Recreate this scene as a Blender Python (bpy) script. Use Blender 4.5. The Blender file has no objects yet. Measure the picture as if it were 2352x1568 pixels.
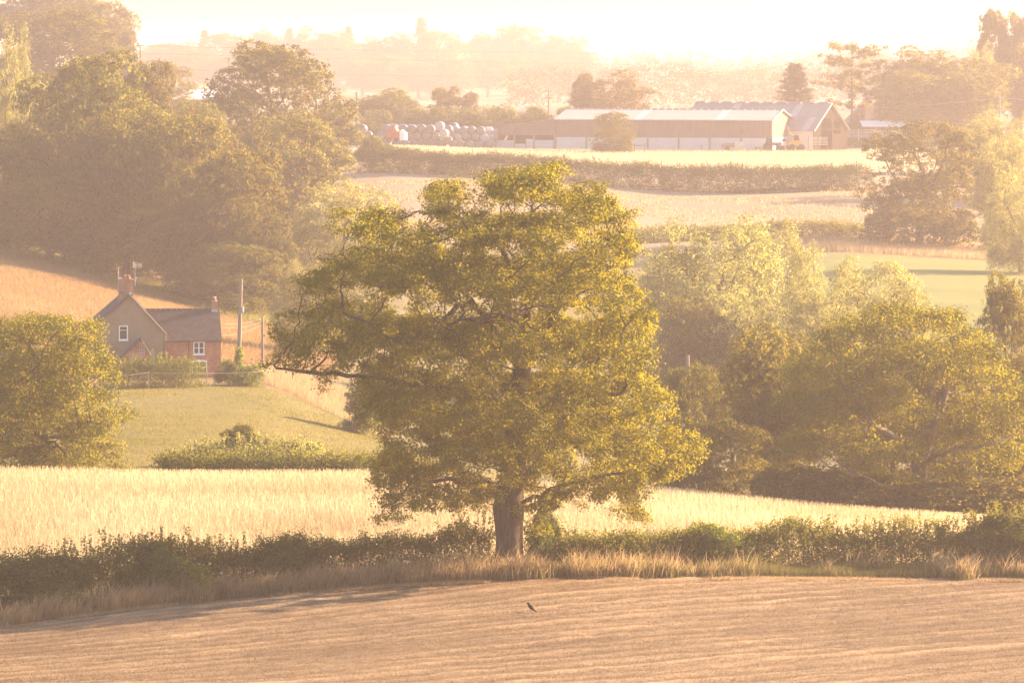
import bpy, math, random
import numpy as np
from mathutils import Vector

# ------------------------------------------------------------------ camera, sky, sun, exposure
S = bpy.context.scene
COL = S.collection
W, H = 2352.0, 1568.0            # working resolution of the measurements
LENS = 150.0
F = LENS / 36.0 * W              # focal length in those pixels
YH, ZC = 120.0, 23.0             # horizon row, camera height

cam = bpy.data.cameras.new('camera')
cam.lens = LENS; cam.sensor_width = 36.0; cam.sensor_fit = 'HORIZONTAL'
cam.shift_y = -(H / 2 - YH) / W
cam.clip_start = 1.0; cam.clip_end = 20000.0
cam_o = bpy.data.objects.new('camera', cam); COL.objects.link(cam_o)
cam_o.location = (0, 0, ZC); cam_o.rotation_euler = (math.pi / 2, 0, 0)
S.camera = cam_o

SUN_EL, SUN_AZ = math.radians(20.0), math.radians(67.0)
wd = bpy.data.worlds.new('World'); S.world = wd; wd.use_nodes = True
_bg = wd.node_tree.nodes['Background']
_sk = wd.node_tree.nodes.new('ShaderNodeTexSky'); _sk.sky_type = 'NISHITA'
_sk.sun_disc = False; _sk.sun_elevation = SUN_EL; _sk.sun_rotation = SUN_AZ
_sk.altitude = 100; _sk.air_density = 1.0; _sk.dust_density = 1.6; _sk.ozone_density = 1.0
wd.node_tree.links.new(_sk.outputs[0], _bg.inputs[0]); _bg.inputs[1].default_value = 0.085

sun = bpy.data.lights.new('sun', 'SUN'); sun.energy = 5.0; sun.angle = math.radians(0.5)
sun.color = (1.0, 0.71, 0.45)
sun_o = bpy.data.objects.new('sun', sun); COL.objects.link(sun_o)
_d = Vector((math.sin(SUN_AZ) * math.cos(SUN_EL), math.cos(SUN_AZ) * math.cos(SUN_EL), math.sin(SUN_EL)))
sun_o.rotation_euler = _d.to_track_quat('Z', 'Y').to_euler(); sun_o.location = (60, 100, 120)

S.view_settings.view_transform = 'Standard'; S.view_settings.look = 'None'
S.view_settings.gamma = 1.0; S.view_settings.use_curve_mapping = False
S.view_settings.exposure = 2.1
S.render.engine = 'CYCLES'
S.cycles.use_denoising = True
S.cycles.max_bounces = 6; S.cycles.diffuse_bounces = 3; S.cycles.transmission_bounces = 4
S.cycles.volume_bounces = 1; S.cycles.transparent_max_bounces = 4
S.cycles.sample_clamp_indirect = 4.0

HAZE_DENSITY, HAZE_G = 0.00034, 0.5

# ------------------------------------------------------------------ helpers
def DM(d):
    """working distance -> metres: beyond 250 the land is stretched away from the camera"""
    d = np.asarray(d, float); r = np.where(d > 250, 250 + (d - 250) * 1.5, d) + np.maximum(d - 650, 0) * .9; return float(r) if r.ndim == 0 else r
def IDM(m):
    m = np.asarray(m, float); return np.where(m > 850, 650 + (m - 850) / 2.4, np.where(m > 250, 250 + (m - 250) / 1.5, m))
def FS(d): return DM(d) / d      # size factor that goes with the stretch

def P(px, py, d):
    d = DM(d)
    return ((px - W / 2) / F * d, d, ZC - (py - YH) / F * d)

def link(o, parent=None):
    COL.objects.link(o)
    if parent is not None: o.parent = parent
    return o

def tag(o, label=None, cat=None, group=None, kind=None):
    if label: o['label'] = label
    if cat: o['category'] = cat
    if group: o['group'] = group
    if kind: o['kind'] = kind
    return o

def thing(name, label, cat, loc=(0, 0, 0), rz=0.0, group=None):
    o = bpy.data.objects.new(name, None); o.empty_display_size = 0.3
    o.location = loc; o.rotation_euler = (0, 0, rz); COL.objects.link(o)
    return tag(o, label, cat, group)

def np_mesh(name, V, Fc, mat, rnd=None, smooth=False):
    V = np.asarray(V, dtype=np.float32); Fc = np.asarray(Fc, dtype=np.int32)
    k = Fc.shape[1]; n = len(Fc)
    me = bpy.data.meshes.new(name)
    me.vertices.add(len(V)); me.vertices.foreach_set('co', V.ravel())
    me.loops.add(n * k); me.loops.foreach_set('vertex_index', Fc.ravel())
    me.polygons.add(n)
    me.polygons.foreach_set('loop_start', np.arange(0, n * k, k, dtype=np.int32))
    if smooth: me.polygons.foreach_set('use_smooth', np.ones(n, dtype=bool))
    if rnd is not None:
        a = me.attributes.new('rnd', 'FLOAT', 'FACE'); a.data.foreach_set('value', np.asarray(rnd, dtype=np.float32))
    me.update(calc_edges=True)
    if mat: me.materials.append(mat)
    return me

class MB:
    """collects boxes, prisms, tubes and builds them as ONE mesh object"""
    def __init__(s): s.v = []; s.f = []
    def add(s, vs, fs):
        o = len(s.v); s.v += [tuple(map(float, v)) for v in vs]; s.f += [tuple(i + o for i in f) for f in fs]; return s
    def box(s, x0, x1, y0, y1, z0, z1):
        return s.add([(x0,y0,z0),(x1,y0,z0),(x1,y1,z0),(x0,y1,z0),(x0,y0,z1),(x1,y0,z1),(x1,y1,z1),(x0,y1,z1)],
                     [(0,3,2,1),(4,5,6,7),(0,1,5,4),(1,2,6,5),(2,3,7,6),(3,0,4,7)])
    def prism(s, poly, y0, y1):            # polygon in x-z, counter-clockwise seen from -y, extruded along y
        n = len(poly)
        vs = [(x, y0, z) for x, z in poly] + [(x, y1, z) for x, z in poly]
        fs = [tuple(range(n)), tuple(range(2 * n - 1, n - 1, -1))] + [(i, i + n, (i + 1) % n + n, (i + 1) % n) for i in range(n)]
        return s.add(vs, fs)
    def prismx(s, poly, x0, x1):           # polygon in y-z extruded along x
        n = len(poly)
        vs = [(x0, y, z) for y, z in poly] + [(x1, y, z) for y, z in poly]
        fs = [tuple(range(n - 1, -1, -1)), tuple(range(n, 2 * n))] + [((i + 1) % n, (i + 1) % n + n, i + n, i) for i in range(n)]
        return s.add(vs, fs)
    def tube(s, pts, rs, k=6, cap=True):
        pts = [Vector(p) for p in pts]
        if not hasattr(rs, '__len__'): rs = [rs] * len(pts)
        vs = []
        for i, p in enumerate(pts):
            t = (pts[min(i + 1, len(pts) - 1)] - pts[max(i - 1, 0)]).normalized()
            a = Vector((0, 0, 1)) if abs(t.z) < 0.8 else Vector((1, 0, 0))
            u = t.cross(a).normalized(); w = t.cross(u)
            for j in range(k):
                q = 2 * math.pi * j / k
                vs.append(p + (u * math.cos(q) + w * math.sin(q)) * rs[i])
        fs = []
        for i in range(len(pts) - 1):
            for j in range(k):
                fs.append((i * k + j, i * k + (j + 1) % k, (i + 1) * k + (j + 1) % k, (i + 1) * k + j))
        if cap:
            fs.append(tuple(range(k))); fs.append(tuple(range(len(vs) - 1, len(vs) - 1 - k, -1)))
        return s.add(vs, fs)
    def slab(s, a, b, c, d, t):            # quad a,b,c,d with thickness t along its normal
        a, b, c, d = map(Vector, (a, b, c, d)); n = (b - a).cross(d - a).normalized() * t
        return s.add([a, b, c, d, a + n, b + n, c + n, d + n],
                     [(3,2,1,0),(4,5,6,7),(0,1,5,4),(1,2,6,5),(2,3,7,6),(3,0,4,7)])
    def build(s, name, mat, parent=None, smooth=False, loc=None):
        me = bpy.data.meshes.new(name); me.from_pydata(s.v, [], s.f); me.update()
        if smooth: me.polygons.foreach_set('use_smooth', [True] * len(me.polygons))
        if mat: me.materials.append(mat)
        o = bpy.data.objects.new(name, me)
        if loc: o.location = loc
        return link(o, parent)

# ------------------------------------------------------------------ materials
def new_mat(name):
    m = bpy.data.materials.new(name); m.use_nodes = True
    nt = m.node_tree; nt.nodes.clear()
    return m, nt, nt.nodes, nt.links

def ramp(nodes, stops):
    r = nodes.new('ShaderNodeValToRGB'); e = r.color_ramp.elements
    while len(e) < len(stops): e.new(0.5)
    for i, (p, c) in enumerate(stops): e[i].position = p; e[i].color = (*c, 1)
    return r

def leaf_mat(name, c0, c1, t0, t1, frac=0.5, gloss=0.04, objvar=0.0):
    gloss *= .4
    m, nt, N, L = new_mat(name)
    at = N.new('ShaderNodeAttribute'); at.attribute_name = 'rnd'
    def mixcol(a, b):
        x = ramp(N, [(0, a), (1, b)]); L.new(at.outputs['Fac'], x.inputs[0])
        out = x.outputs[0]
        if objvar:
            oi = N.new('ShaderNodeObjectInfo'); hs = N.new('ShaderNodeHueSaturation')
            mr = N.new('ShaderNodeMapRange'); mr.inputs[3].default_value = 1 - objvar; mr.inputs[4].default_value = 1 + objvar
            L.new(oi.outputs['Random'], mr.inputs[0]); L.new(mr.outputs[0], hs.inputs['Value']); L.new(out, hs.inputs['Color'])
            mr2 = N.new('ShaderNodeMapRange'); mr2.inputs[3].default_value = 0.5 - objvar * .07; mr2.inputs[4].default_value = 0.5 + objvar * .07
            mu = N.new('ShaderNodeMath'); mu.operation = 'FRACT'; m2 = N.new('ShaderNodeMath'); m2.operation = 'MULTIPLY'; m2.inputs[1].default_value = 7.31
            L.new(oi.outputs['Random'], m2.inputs[0]); L.new(m2.outputs[0], mu.inputs[0]); L.new(mu.outputs[0], mr2.inputs[0]); L.new(mr2.outputs[0], hs.inputs['Hue'])
            out = hs.outputs[0]
        return out
    d = N.new('ShaderNodeBsdfDiffuse'); t = N.new('ShaderNodeBsdfTranslucent'); g = N.new('ShaderNodeBsdfGlossy')
    g.inputs['Roughness'].default_value = 0.6; g.inputs['Color'].default_value = (1, 1, 1, 1)
    L.new(mixcol(c0, c1), d.inputs[0]); L.new(mixcol(t0, t1), t.inputs[0])
    a = N.new('ShaderNodeMixShader'); a.inputs[0].default_value = frac; L.new(d.outputs[0], a.inputs[1]); L.new(t.outputs[0], a.inputs[2])
    b = N.new('ShaderNodeMixShader'); b.inputs[0].default_value = gloss; L.new(a.outputs[0], b.inputs[1]); L.new(g.outputs[0], b.inputs[2])
    o = N.new('ShaderNodeOutputMaterial'); L.new(b.outputs[0], o.inputs['Surface'])
    return m

def surf_mat(name, stops, scale=1.0, rough=0.85, bump=0.0, bscale=None, detail=6, stretch=(1, 1, 1), coord='Generated_obj', rot=0.0, scale2=None, spec=0.3, metal=0.0):
    m, nt, N, L = new_mat(name)
    tc = N.new('ShaderNodeTexCoord'); mp = N.new('ShaderNodeMapping'); mp.inputs['Scale'].default_value = stretch; mp.inputs['Rotation'].default_value = (0, 0, rot)
    L.new(tc.outputs['Object'], mp.inputs[0])
    no = N.new('ShaderNodeTexNoise'); no.inputs['Scale'].default_value = scale; no.inputs['Detail'].default_value = detail; no.inputs['Roughness'].default_value = 0.62
    L.new(mp.outputs[0], no.inputs[0])
    val = no.outputs['Fac']
    if scale2:
        n2 = N.new('ShaderNodeTexNoise'); n2.inputs['Scale'].default_value = scale2; n2.inputs['Detail'].default_value = 3
        L.new(tc.outputs['Object'], n2.inputs[0])
        mx = N.new('ShaderNodeMath'); mx.operation = 'ADD'; L.new(val, mx.inputs[0]); L.new(n2.outputs['Fac'], mx.inputs[1])
        hf = N.new('ShaderNodeMath'); hf.operation = 'MULTIPLY'; hf.inputs[1].default_value = 0.5; L.new(mx.outputs[0], hf.inputs[0]); val = hf.outputs[0]
    r = ramp(N, stops); L.new(val, r.inputs[0])
    b = N.new('ShaderNodeBsdfPrincipled'); b.inputs['Roughness'].default_value = rough; b.inputs['Metallic'].default_value = metal
    b.inputs['Specular IOR Level'].default_value = spec
    L.new(r.outputs[0], b.inputs['Base Color'])
    if bump:
        bn = N.new('ShaderNodeTexNoise'); bn.inputs['Scale'].default_value = bscale or scale * 4; bn.inputs['Detail'].default_value = 4; L.new(mp.outputs[0], bn.inputs[0])
        bp = N.new('ShaderNodeBump'); bp.inputs['Strength'].default_value = 1.0; bp.inputs['Distance'].default_value = bump
        L.new(bn.outputs['Fac'], bp.inputs['Height']); L.new(bp.outputs[0], b.inputs['Normal'])
    o = N.new('ShaderNodeOutputMaterial'); L.new(b.outputs[0], o.inputs['Surface'])
    return m

def brick_mat(name, c1, c2, mortar, bw=0.225, bh=0.075, horiz='xz'):
    m, nt, N, L = new_mat(name)
    tc = N.new('ShaderNodeTexCoord'); sp = N.new('ShaderNodeSeparateXYZ'); cb = N.new('ShaderNodeCombineXYZ'); ad = N.new('ShaderNodeMath'); ad.operation = 'ADD'
    L.new(tc.outputs['Object'], sp.inputs[0]); L.new(sp.outputs[0], ad.inputs[0]); L.new(sp.outputs[1], ad.inputs[1])
    L.new(ad.outputs[0], cb.inputs[0]); L.new(sp.outputs[2], cb.inputs[1])
    br = N.new('ShaderNodeTexBrick'); br.inputs['Scale'].default_value = 1.0; br.inputs['Brick Width'].default_value = bw; br.inputs['Row Height'].default_value = bh
    br.inputs['Mortar Size'].default_value = 0.008; br.inputs['Color1'].default_value = (*c1, 1); br.inputs['Color2'].default_value = (*c2, 1); br.inputs['Mortar'].default_value = (*mortar, 1)
    L.new(cb.outputs[0], br.inputs['Vector'])
    no = N.new('ShaderNodeTexNoise'); no.inputs['Scale'].default_value = 1.6; no.inputs['Detail'].default_value = 5; L.new(tc.outputs['Object'], no.inputs[0])
    mr = N.new('ShaderNodeMapRange'); mr.inputs[1].default_value = .3; mr.inputs[2].default_value = .7; mr.inputs[3].default_value = 0.7; mr.inputs[4].default_value = 1.3; L.new(no.outputs['Fac'], mr.inputs[0])
    hs = N.new('ShaderNodeHueSaturation'); L.new(br.outputs['Color'], hs.inputs['Color']); L.new(mr.outputs[0], hs.inputs['Value'])
    b = N.new('ShaderNodeBsdfPrincipled'); b.inputs['Roughness'].default_value = 0.9; L.new(hs.outputs[0], b.inputs['Base Color'])
    bp = N.new('ShaderNodeBump'); bp.inputs['Distance'].default_value = 0.008; bp.invert = True; L.new(br.outputs['Fac'], bp.inputs['Height']); L.new(bp.outputs[0], b.inputs['Normal'])
    o = N.new('ShaderNodeOutputMaterial'); L.new(b.outputs[0], o.inputs['Surface'])
    return m

def plain(name, c, rough=0.7, metal=0.0, var=0.25, scale=3.0, spec=0.4):
    lo = tuple(x * (1 - var) for x in c); hi = tuple(min(1, x * (1 + var)) for x in c)
    return surf_mat(name, [(0.3, lo), (0.7, hi)], scale=scale, rough=rough, metal=metal, spec=spec)

M = {}
M['leaf_oak'] = leaf_mat('oak_leaf', (.038, .05, .012), (.09, .098, .02), (.28, .25, .012), (.54, .43, .025), .47, .012)
M['leaf_dark'] = leaf_mat('dark_leaf', (.035, .05, .014), (.08, .09, .025), (.26, .21, .02), (.48, .36, .045), .42, .015, .2)
M['leaf_far'] = leaf_mat('far_leaf', (.05, .06, .018), (.08, .085, .025), (.12, .11, .02), (.18, .15, .03), .25, .0)
M['leaf_pale'] = leaf_mat('pale_leaf', (.11, .12, .045), (.17, .17, .075), (.42, .39, .08), (.66, .56, .15), .5, .04, .12)
M['leaf_hedge'] = leaf_mat('hedge_leaf', (.03, .05, .012), (.09, .10, .024), (.16, .19, .012), (.42, .36, .03), .5, .03, .12)
M['leaf_bright'] = leaf_mat('fresh_leaf', (.05, .09, .015), (.10, .13, .025), (.25, .32, .02), (.5, .46, .05), .52, .03)
M['straw'] = leaf_mat('straw', (.34, .26, .15), (.58, .48, .32), (.46, .33, .16), (.72, .58, .36), .5, .05)
M['dry_grass'] = leaf_mat('dry_grass', (.26, .175, .095), (.52, .38, .23), (.40, .26, .12), (.64, .46, .25), .5, .04)
M['green_grass'] = leaf_mat('green_grass', (.08, .10, .025), (.16, .15, .05), (.25, .26, .04), (.42, .36, .09), .5, .03)
M['verge_blade'] = leaf_mat('verge_blade', (.06, .075, .02), (.22, .17, .08), (.16, .18, .025), (.36, .28, .11), .45, .03)
M['pasture_blade'] = leaf_mat('pasture_blade', (.075, .08, .012), (.23, .18, .045), (.20, .19, .02), (.40, .31, .06), .45, .03)
M['meadow_grass'] = leaf_mat('meadow_grass', (.18, .115, .05), (.30, .20, .10), (.32, .18, .06), (.46, .30, .12), .5, .03)
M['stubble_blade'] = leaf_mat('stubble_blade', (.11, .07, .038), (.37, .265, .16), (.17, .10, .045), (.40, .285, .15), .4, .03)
M['bark'] = surf_mat('bark', [(.3, (.05, .035, .025)), (.7, (.15, .11, .08))], scale=3, stretch=(3, 3, .5), bump=.05, bscale=9, rough=.95)
M['bark_pale'] = surf_mat('pale_bark', [(.3, (.10, .075, .055)), (.7, (.24, .18, .14))], scale=3, stretch=(3, 3, .5), bump=.04, bscale=9, rough=.95)
M['wood_grey'] = surf_mat('weathered_wood', [(.3, (.16, .12, .09)), (.7, (.34, .27, .21))], scale=4, stretch=(4, 4, .3), rough=.9)
M['white_paint'] = plain('white_paint', (.78, .78, .78), .5, var=.06)
M['render'] = surf_mat('grey_brown_render', [(.3, (.20, .15, .10)), (.7, (.30, .235, .165))], scale=1.2, scale2=.35, bump=.006, bscale=25, rough=.95)
M['brick'] = brick_mat('red_brick', (.33, .112, .06), (.42, .17, .09), (.34, .22, .15))
M['brick_far'] = brick_mat('chimney_brick', (.32, .12, .075), (.42, .18, .11), (.33, .24, .18))
M['tile'] = surf_mat('clay_roof_tile', [(.25, (.065, .05, .05)), (.5, (.10, .078, .075)), (.75, (.17, .135, .125))], scale=2.2, scale2=9, rough=.85, bump=.004, bscale=30)
M['terracotta'] = plain('terracotta', (.42, .15, .08), .8)
M['lead'] = plain('lead_flashing', (.36, .38, .42), .5)
M['dark_metal'] = plain('dark_metal', (.05, .045, .045), .5)
M['grey_metal'] = plain('galvanised_metal', (.38, .37, .36), .45, metal=.3)
M['timber_dark'] = surf_mat('dark_boarding', [(.3, (.10, .06, .045)), (.7, (.19, .12, .09))], scale=2, stretch=(6, 6, .5), rough=.9)
M['cladding'] = surf_mat('brown_cladding', [(.25, (.15, .10, .085)), (.75, (.26, .185, .16))], scale=2, stretch=(5, 5, .3), rough=.85)
M['fibre'] = surf_mat('fibre_cement_roof', [(.25, (.20, .185, .20)), (.75, (.30, .275, .285))], scale=.6, scale2=3, rough=.7)
M['skylight'] = plain('skylight_sheet', (.38, .36, .36), .5, var=.08)
M['concrete'] = surf_mat('concrete_panel', [(.25, (.44, .44, .45)), (.75, (.62, .61, .60))], scale=.8, scale2=4, rough=.85)
M['white_roof'] = plain('white_metal_roof', (.72, .72, .74), .35, var=.06)
M['wrap'] = surf_mat('bale_wrap', [(.3, (.10, .095, .10)), (.7, (.18, .165, .17))], scale=3, rough=.28, spec=.6)
M['wrap_pale'] = surf_mat('pale_bale_wrap', [(.3, (.25, .24, .25)), (.7, (.36, .34, .35))], scale=3, rough=.28, spec=.6)
M['red_paint'] = plain('faded_red_paint', (.42, .09, .045), .6)
M['yellow_paint'] = plain('yellow_paint', (.55, .30, .06), .5)
M['rubber'] = plain('rubber', (.03, .03, .03), .8)
M['tarp'] = plain('pale_tarpaulin', (.55, .50, .42), .7)
M['black_feather'] = plain('black_feather', (.012, .011, .012), .9, spec=.05)
M['barn_shade'] = plain('barn_shade_paint', (.03, .02, .015), .95, spec=.1)  # near-black wall colour that stands for the shade inside the barns

def glass_mat():
    m, nt, N, L = new_mat('window_glass')
    b = N.new('ShaderNodeBsdfPrincipled'); b.inputs['Base Color'].default_value = (.05, .04, .03, 1); b.inputs['Roughness'].default_value = .06
    o = N.new('ShaderNodeOutputMaterial'); L.new(b.outputs[0], o.inputs['Surface']); return m
M['glass'] = glass_mat()

# ------------------------------------------------------------------ terrain
TC = {  # column pixel: [(distance, image row of the ground)]
 0:    [(145,1568),(178,1437),(182,1430),(225,1121),(250,1092),(280,985),(303,915),(320,800),(345,660),(400,565),(450,420),(560,215),(700,120)],
 300:  [(145,1568),(183,1395),(187,1388),(224,1122),(250,1092),(305,890),(316,872),(338,770),(362,690),(392,640),(450,480),(560,300),(700,215)],
 600:  [(145,1568),(187,1362),(191,1352),(223,1125),(250,1100),(305,892),(318,862),(345,800),(370,745),(430,610),(480,450),(560,345),(700,290)],
 900:  [(145,1568),(188,1338),(192,1325),(222,1130),(250,1105),(300,985),(330,900),(380,700),(430,500),(455,440),(490,395),(505,368),(560,335),(576,331),(700,290)],
 1176: [(145,1568),(188,1322),(193,1300),(222,1135),(250,1120),(300,1030),(340,930),(390,720),(430,540),(470,420),(490,400),(505,370),(560,346),(576,345),(700,295)],
 1500: [(145,1568),(190,1318),(195,1298),(221,1165),(250,1155),(300,1075),(340,950),(390,740),(430,548),(470,445),(500,392),(560,350),(576,347),(700,300)],
 1900: [(145,1568),(192,1322),(197,1302),(220,1200),(250,1195),(300,1090),(330,880),(365,700),(380,652),(412,582),(440,535),(472,436),(500,390),(560,350),(576,347),(700,300)],
 2352: [(145,1568),(193,1326),(198,1310),(219,1232),(250,1215),(300,1100),(330,880),(365,705),(400,625),(425,588),(450,540),(480,440),(560,348),(600,330),(700,300)],
}
def pchip(x, y, xi):
    x = np.array(x, float); y = np.array(y, float); h = np.diff(x); dl = np.diff(y) / h
    m = np.zeros_like(y); m[0], m[-1] = dl[0], dl[-1]
    for i in range(1, len(x) - 1):
        if dl[i - 1] * dl[i] > 0:
            w1, w2 = 2 * h[i] + h[i - 1], h[i] + 2 * h[i - 1]; m[i] = (w1 + w2) / (w1 / dl[i - 1] + w2 / dl[i])
    k = np.clip(np.searchsorted(x, xi) - 1, 0, len(x) - 2); t = (xi - x[k]) / h[k]
    return ((2*t**3 - 3*t**2 + 1) * y[k] + (t**3 - 2*t**2 + t) * h[k] * m[k] + (-2*t**3 + 3*t**2) * y[k + 1] + (t**3 - t**2) * h[k] * m[k + 1])

D_AX = np.concatenate([np.arange(-80, 130, 5), np.arange(130, 600, 1.0), np.arange(600, 1300, 10), np.arange(1300, 6901, 50)])
_cols = sorted(TC); _prof = []
for c in _cols:
    ds = [-80, 0, 60, 100]; zs = [24, 21.2, 12.5, 6.3]
    for d, py in TC[c]: ds.append(DM(d)); zs.append(ZC - (py - YH) / F * DM(d))
    far = [(1000, 22 if c == 0 else (16 if c == 300 else 11.7)), (1200, 19 if c <= 1300 else 10.5), (1500, 14 if c < 1300 else 11), (1900, 17), (2200, 20), (2600, 13), (3200, 10)]
    for d, z in far: ds.append(DM(d)); zs.append(ZC - (ZC - z) * FS(d))
    _prof.append(pchip(ds, zs, D_AX))
_prof = np.array(_prof)
U_AX = np.linspace(-900, 3300, 211)
ZG = np.empty((len(U_AX), len(D_AX)))
for j in range(len(D_AX)): ZG[:, j] = np.interp(U_AX, _cols, _prof[:, j])
for _ in range(3):
    Zp = np.pad(ZG, ((2, 2), (0, 0)), mode='edge'); ZG = sum(Zp[i:i + len(U_AX)] for i in range(5)) / 5.0

def ground(x, y):
    x = np.asarray(x, float); y = np.asarray(y, float)
    px = W / 2 + F * x / np.maximum(y, 60.0)
    u = np.clip((px - U_AX[0]) / (U_AX[1] - U_AX[0]), 0, len(U_AX) - 1.001); i = u.astype(int); fu = u - i
    j = np.clip(np.searchsorted(D_AX, y, side='right') - 1, 0, len(D_AX) - 2); fd = np.clip((y - D_AX[j]) / (D_AX[j + 1] - D_AX[j]), 0, 1)
    return (ZG[i, j] * (1 - fu) + ZG[i + 1, j] * fu) * (1 - fd) + (ZG[i, j + 1] * (1 - fu) + ZG[i + 1, j + 1] * fu) * fd

def gz(px, d):
    d = DM(d); return float(ground((px - W / 2) / F * d, d))

HEDGE = ([-900, 0, 300, 600, 900, 1176, 1500, 1900, 2352, 3300], [172, 178, 183, 187, 188, 188, 190, 192, 193, 195])
def dh(px): return np.interp(px, *HEDGE)
PAST = ([-900, 0, 300, 620, 760, 930, 1100, 3300], [300, 304, 309, 309, 300, 285, 275, 265])
def region(px, d):
    r = np.full(px.shape, 'distant_land', dtype=object)
    r[d < 900] = 'woodland_ground'
    r[(d < 590) & (px > 700)] = 'farm_field'
    r[(d < 498) & (px > 760)] = 'mown_field'
    r[(d < 420) & (px > 760)] = 'valley_ground'
    r[(d < 414) & (d > 345) & (px > 1760)] = 'green_field'
    r[(d < 430) & (px <= 760)] = 'hillside_meadow'
    r[d < np.interp(px, *PAST)] = 'pasture'
    r[d < 238] = 'hay_meadow'
    r[d < dh(px) + 1.5] = 'stubble_field'
    r[d < 141] = 'near_slope'
    return r

G = {
 'stubble_field': None,
 'near_slope': surf_mat('near_grass', [(.3, (.22, .15, .08)), (.7, (.36, .26, .15))], scale=1, rough=.95),
 'hay_meadow': surf_mat('hay_ground', [(.3, (.30, .22, .11)), (.7, (.46, .36, .20))], scale=.5, rough=.95, bump=.1, bscale=6),
 'pasture': surf_mat('pasture_grass', [(.25, (.085, .08, .012)), (.5, (.145, .125, .026)), (.75, (.23, .17, .05))], scale=.35, stretch=(.5, 1, 1), scale2=2.5, rough=.95, bump=.12, bscale=1.5),
 'hillside_meadow': surf_mat('dry_meadow', [(.25, (.14, .09, .04)), (.5, (.23, .14, .06)), (.75, (.29, .19, .09))], scale=.12, scale2=1.5, rough=.95, bump=.15, bscale=2),
 'valley_ground': surf_mat('rough_grass', [(.3, (.10, .09, .03)), (.7, (.22, .17, .07))], scale=.2, rough=.95),
 'green_field': surf_mat('green_ley', [(.3, (.125, .14, .028)), (.7, (.19, .19, .042))], scale=.1, rough=.95),
 'mown_field': surf_mat('mown_hay', [(.3, (.20, .13, .085)), (.5, (.26, .19, .12)), (.7, (.32, .23, .15))], scale=.09, stretch=(.2, 1, 1), scale2=.8, rough=.95),
 'farm_field': surf_mat('ripe_field', [(.3, (.30, .22, .12)), (.7, (.42, .33, .2))], scale=.1, stretch=(.3, 1, 1), scale2=1.0, rough=.95),
 'woodland_ground': surf_mat('woodland_floor', [(.3, (.06, .055, .025)), (.7, (.13, .11, .045))], scale=.2, rough=.95),
 'distant_land': surf_mat('distant_fields', [(.35, (.10, .10, .04)), (.65, (.20, .17, .08))], scale=.01, rough=.95),
}
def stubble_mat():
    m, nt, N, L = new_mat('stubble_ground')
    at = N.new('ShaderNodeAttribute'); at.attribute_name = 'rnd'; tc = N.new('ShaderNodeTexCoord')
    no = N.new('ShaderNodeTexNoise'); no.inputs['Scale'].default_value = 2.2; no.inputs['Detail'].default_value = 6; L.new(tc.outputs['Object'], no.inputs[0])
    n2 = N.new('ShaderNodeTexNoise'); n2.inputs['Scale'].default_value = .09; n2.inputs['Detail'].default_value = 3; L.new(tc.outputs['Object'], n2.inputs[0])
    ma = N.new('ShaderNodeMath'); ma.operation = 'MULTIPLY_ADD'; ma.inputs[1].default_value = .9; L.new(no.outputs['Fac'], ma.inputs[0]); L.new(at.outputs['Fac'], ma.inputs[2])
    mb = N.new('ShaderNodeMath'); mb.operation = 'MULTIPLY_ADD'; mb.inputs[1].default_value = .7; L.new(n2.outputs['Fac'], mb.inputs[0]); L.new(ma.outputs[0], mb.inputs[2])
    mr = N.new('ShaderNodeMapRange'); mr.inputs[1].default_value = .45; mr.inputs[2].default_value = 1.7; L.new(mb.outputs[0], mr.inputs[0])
    r = ramp(N, [(0, (.075, .048, .026)), (.4, (.155, .10, .055)), (1, (.34, .24, .145))]); L.new(mr.outputs[0], r.inputs[0])  # mown row colour, with lit ridge tops and shaded furrows painted in
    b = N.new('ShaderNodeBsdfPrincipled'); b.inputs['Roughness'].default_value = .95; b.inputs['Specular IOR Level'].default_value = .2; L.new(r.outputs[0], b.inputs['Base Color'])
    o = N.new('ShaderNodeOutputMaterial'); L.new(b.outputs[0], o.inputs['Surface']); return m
G['stubble_field'] = stubble_mat()
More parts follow.
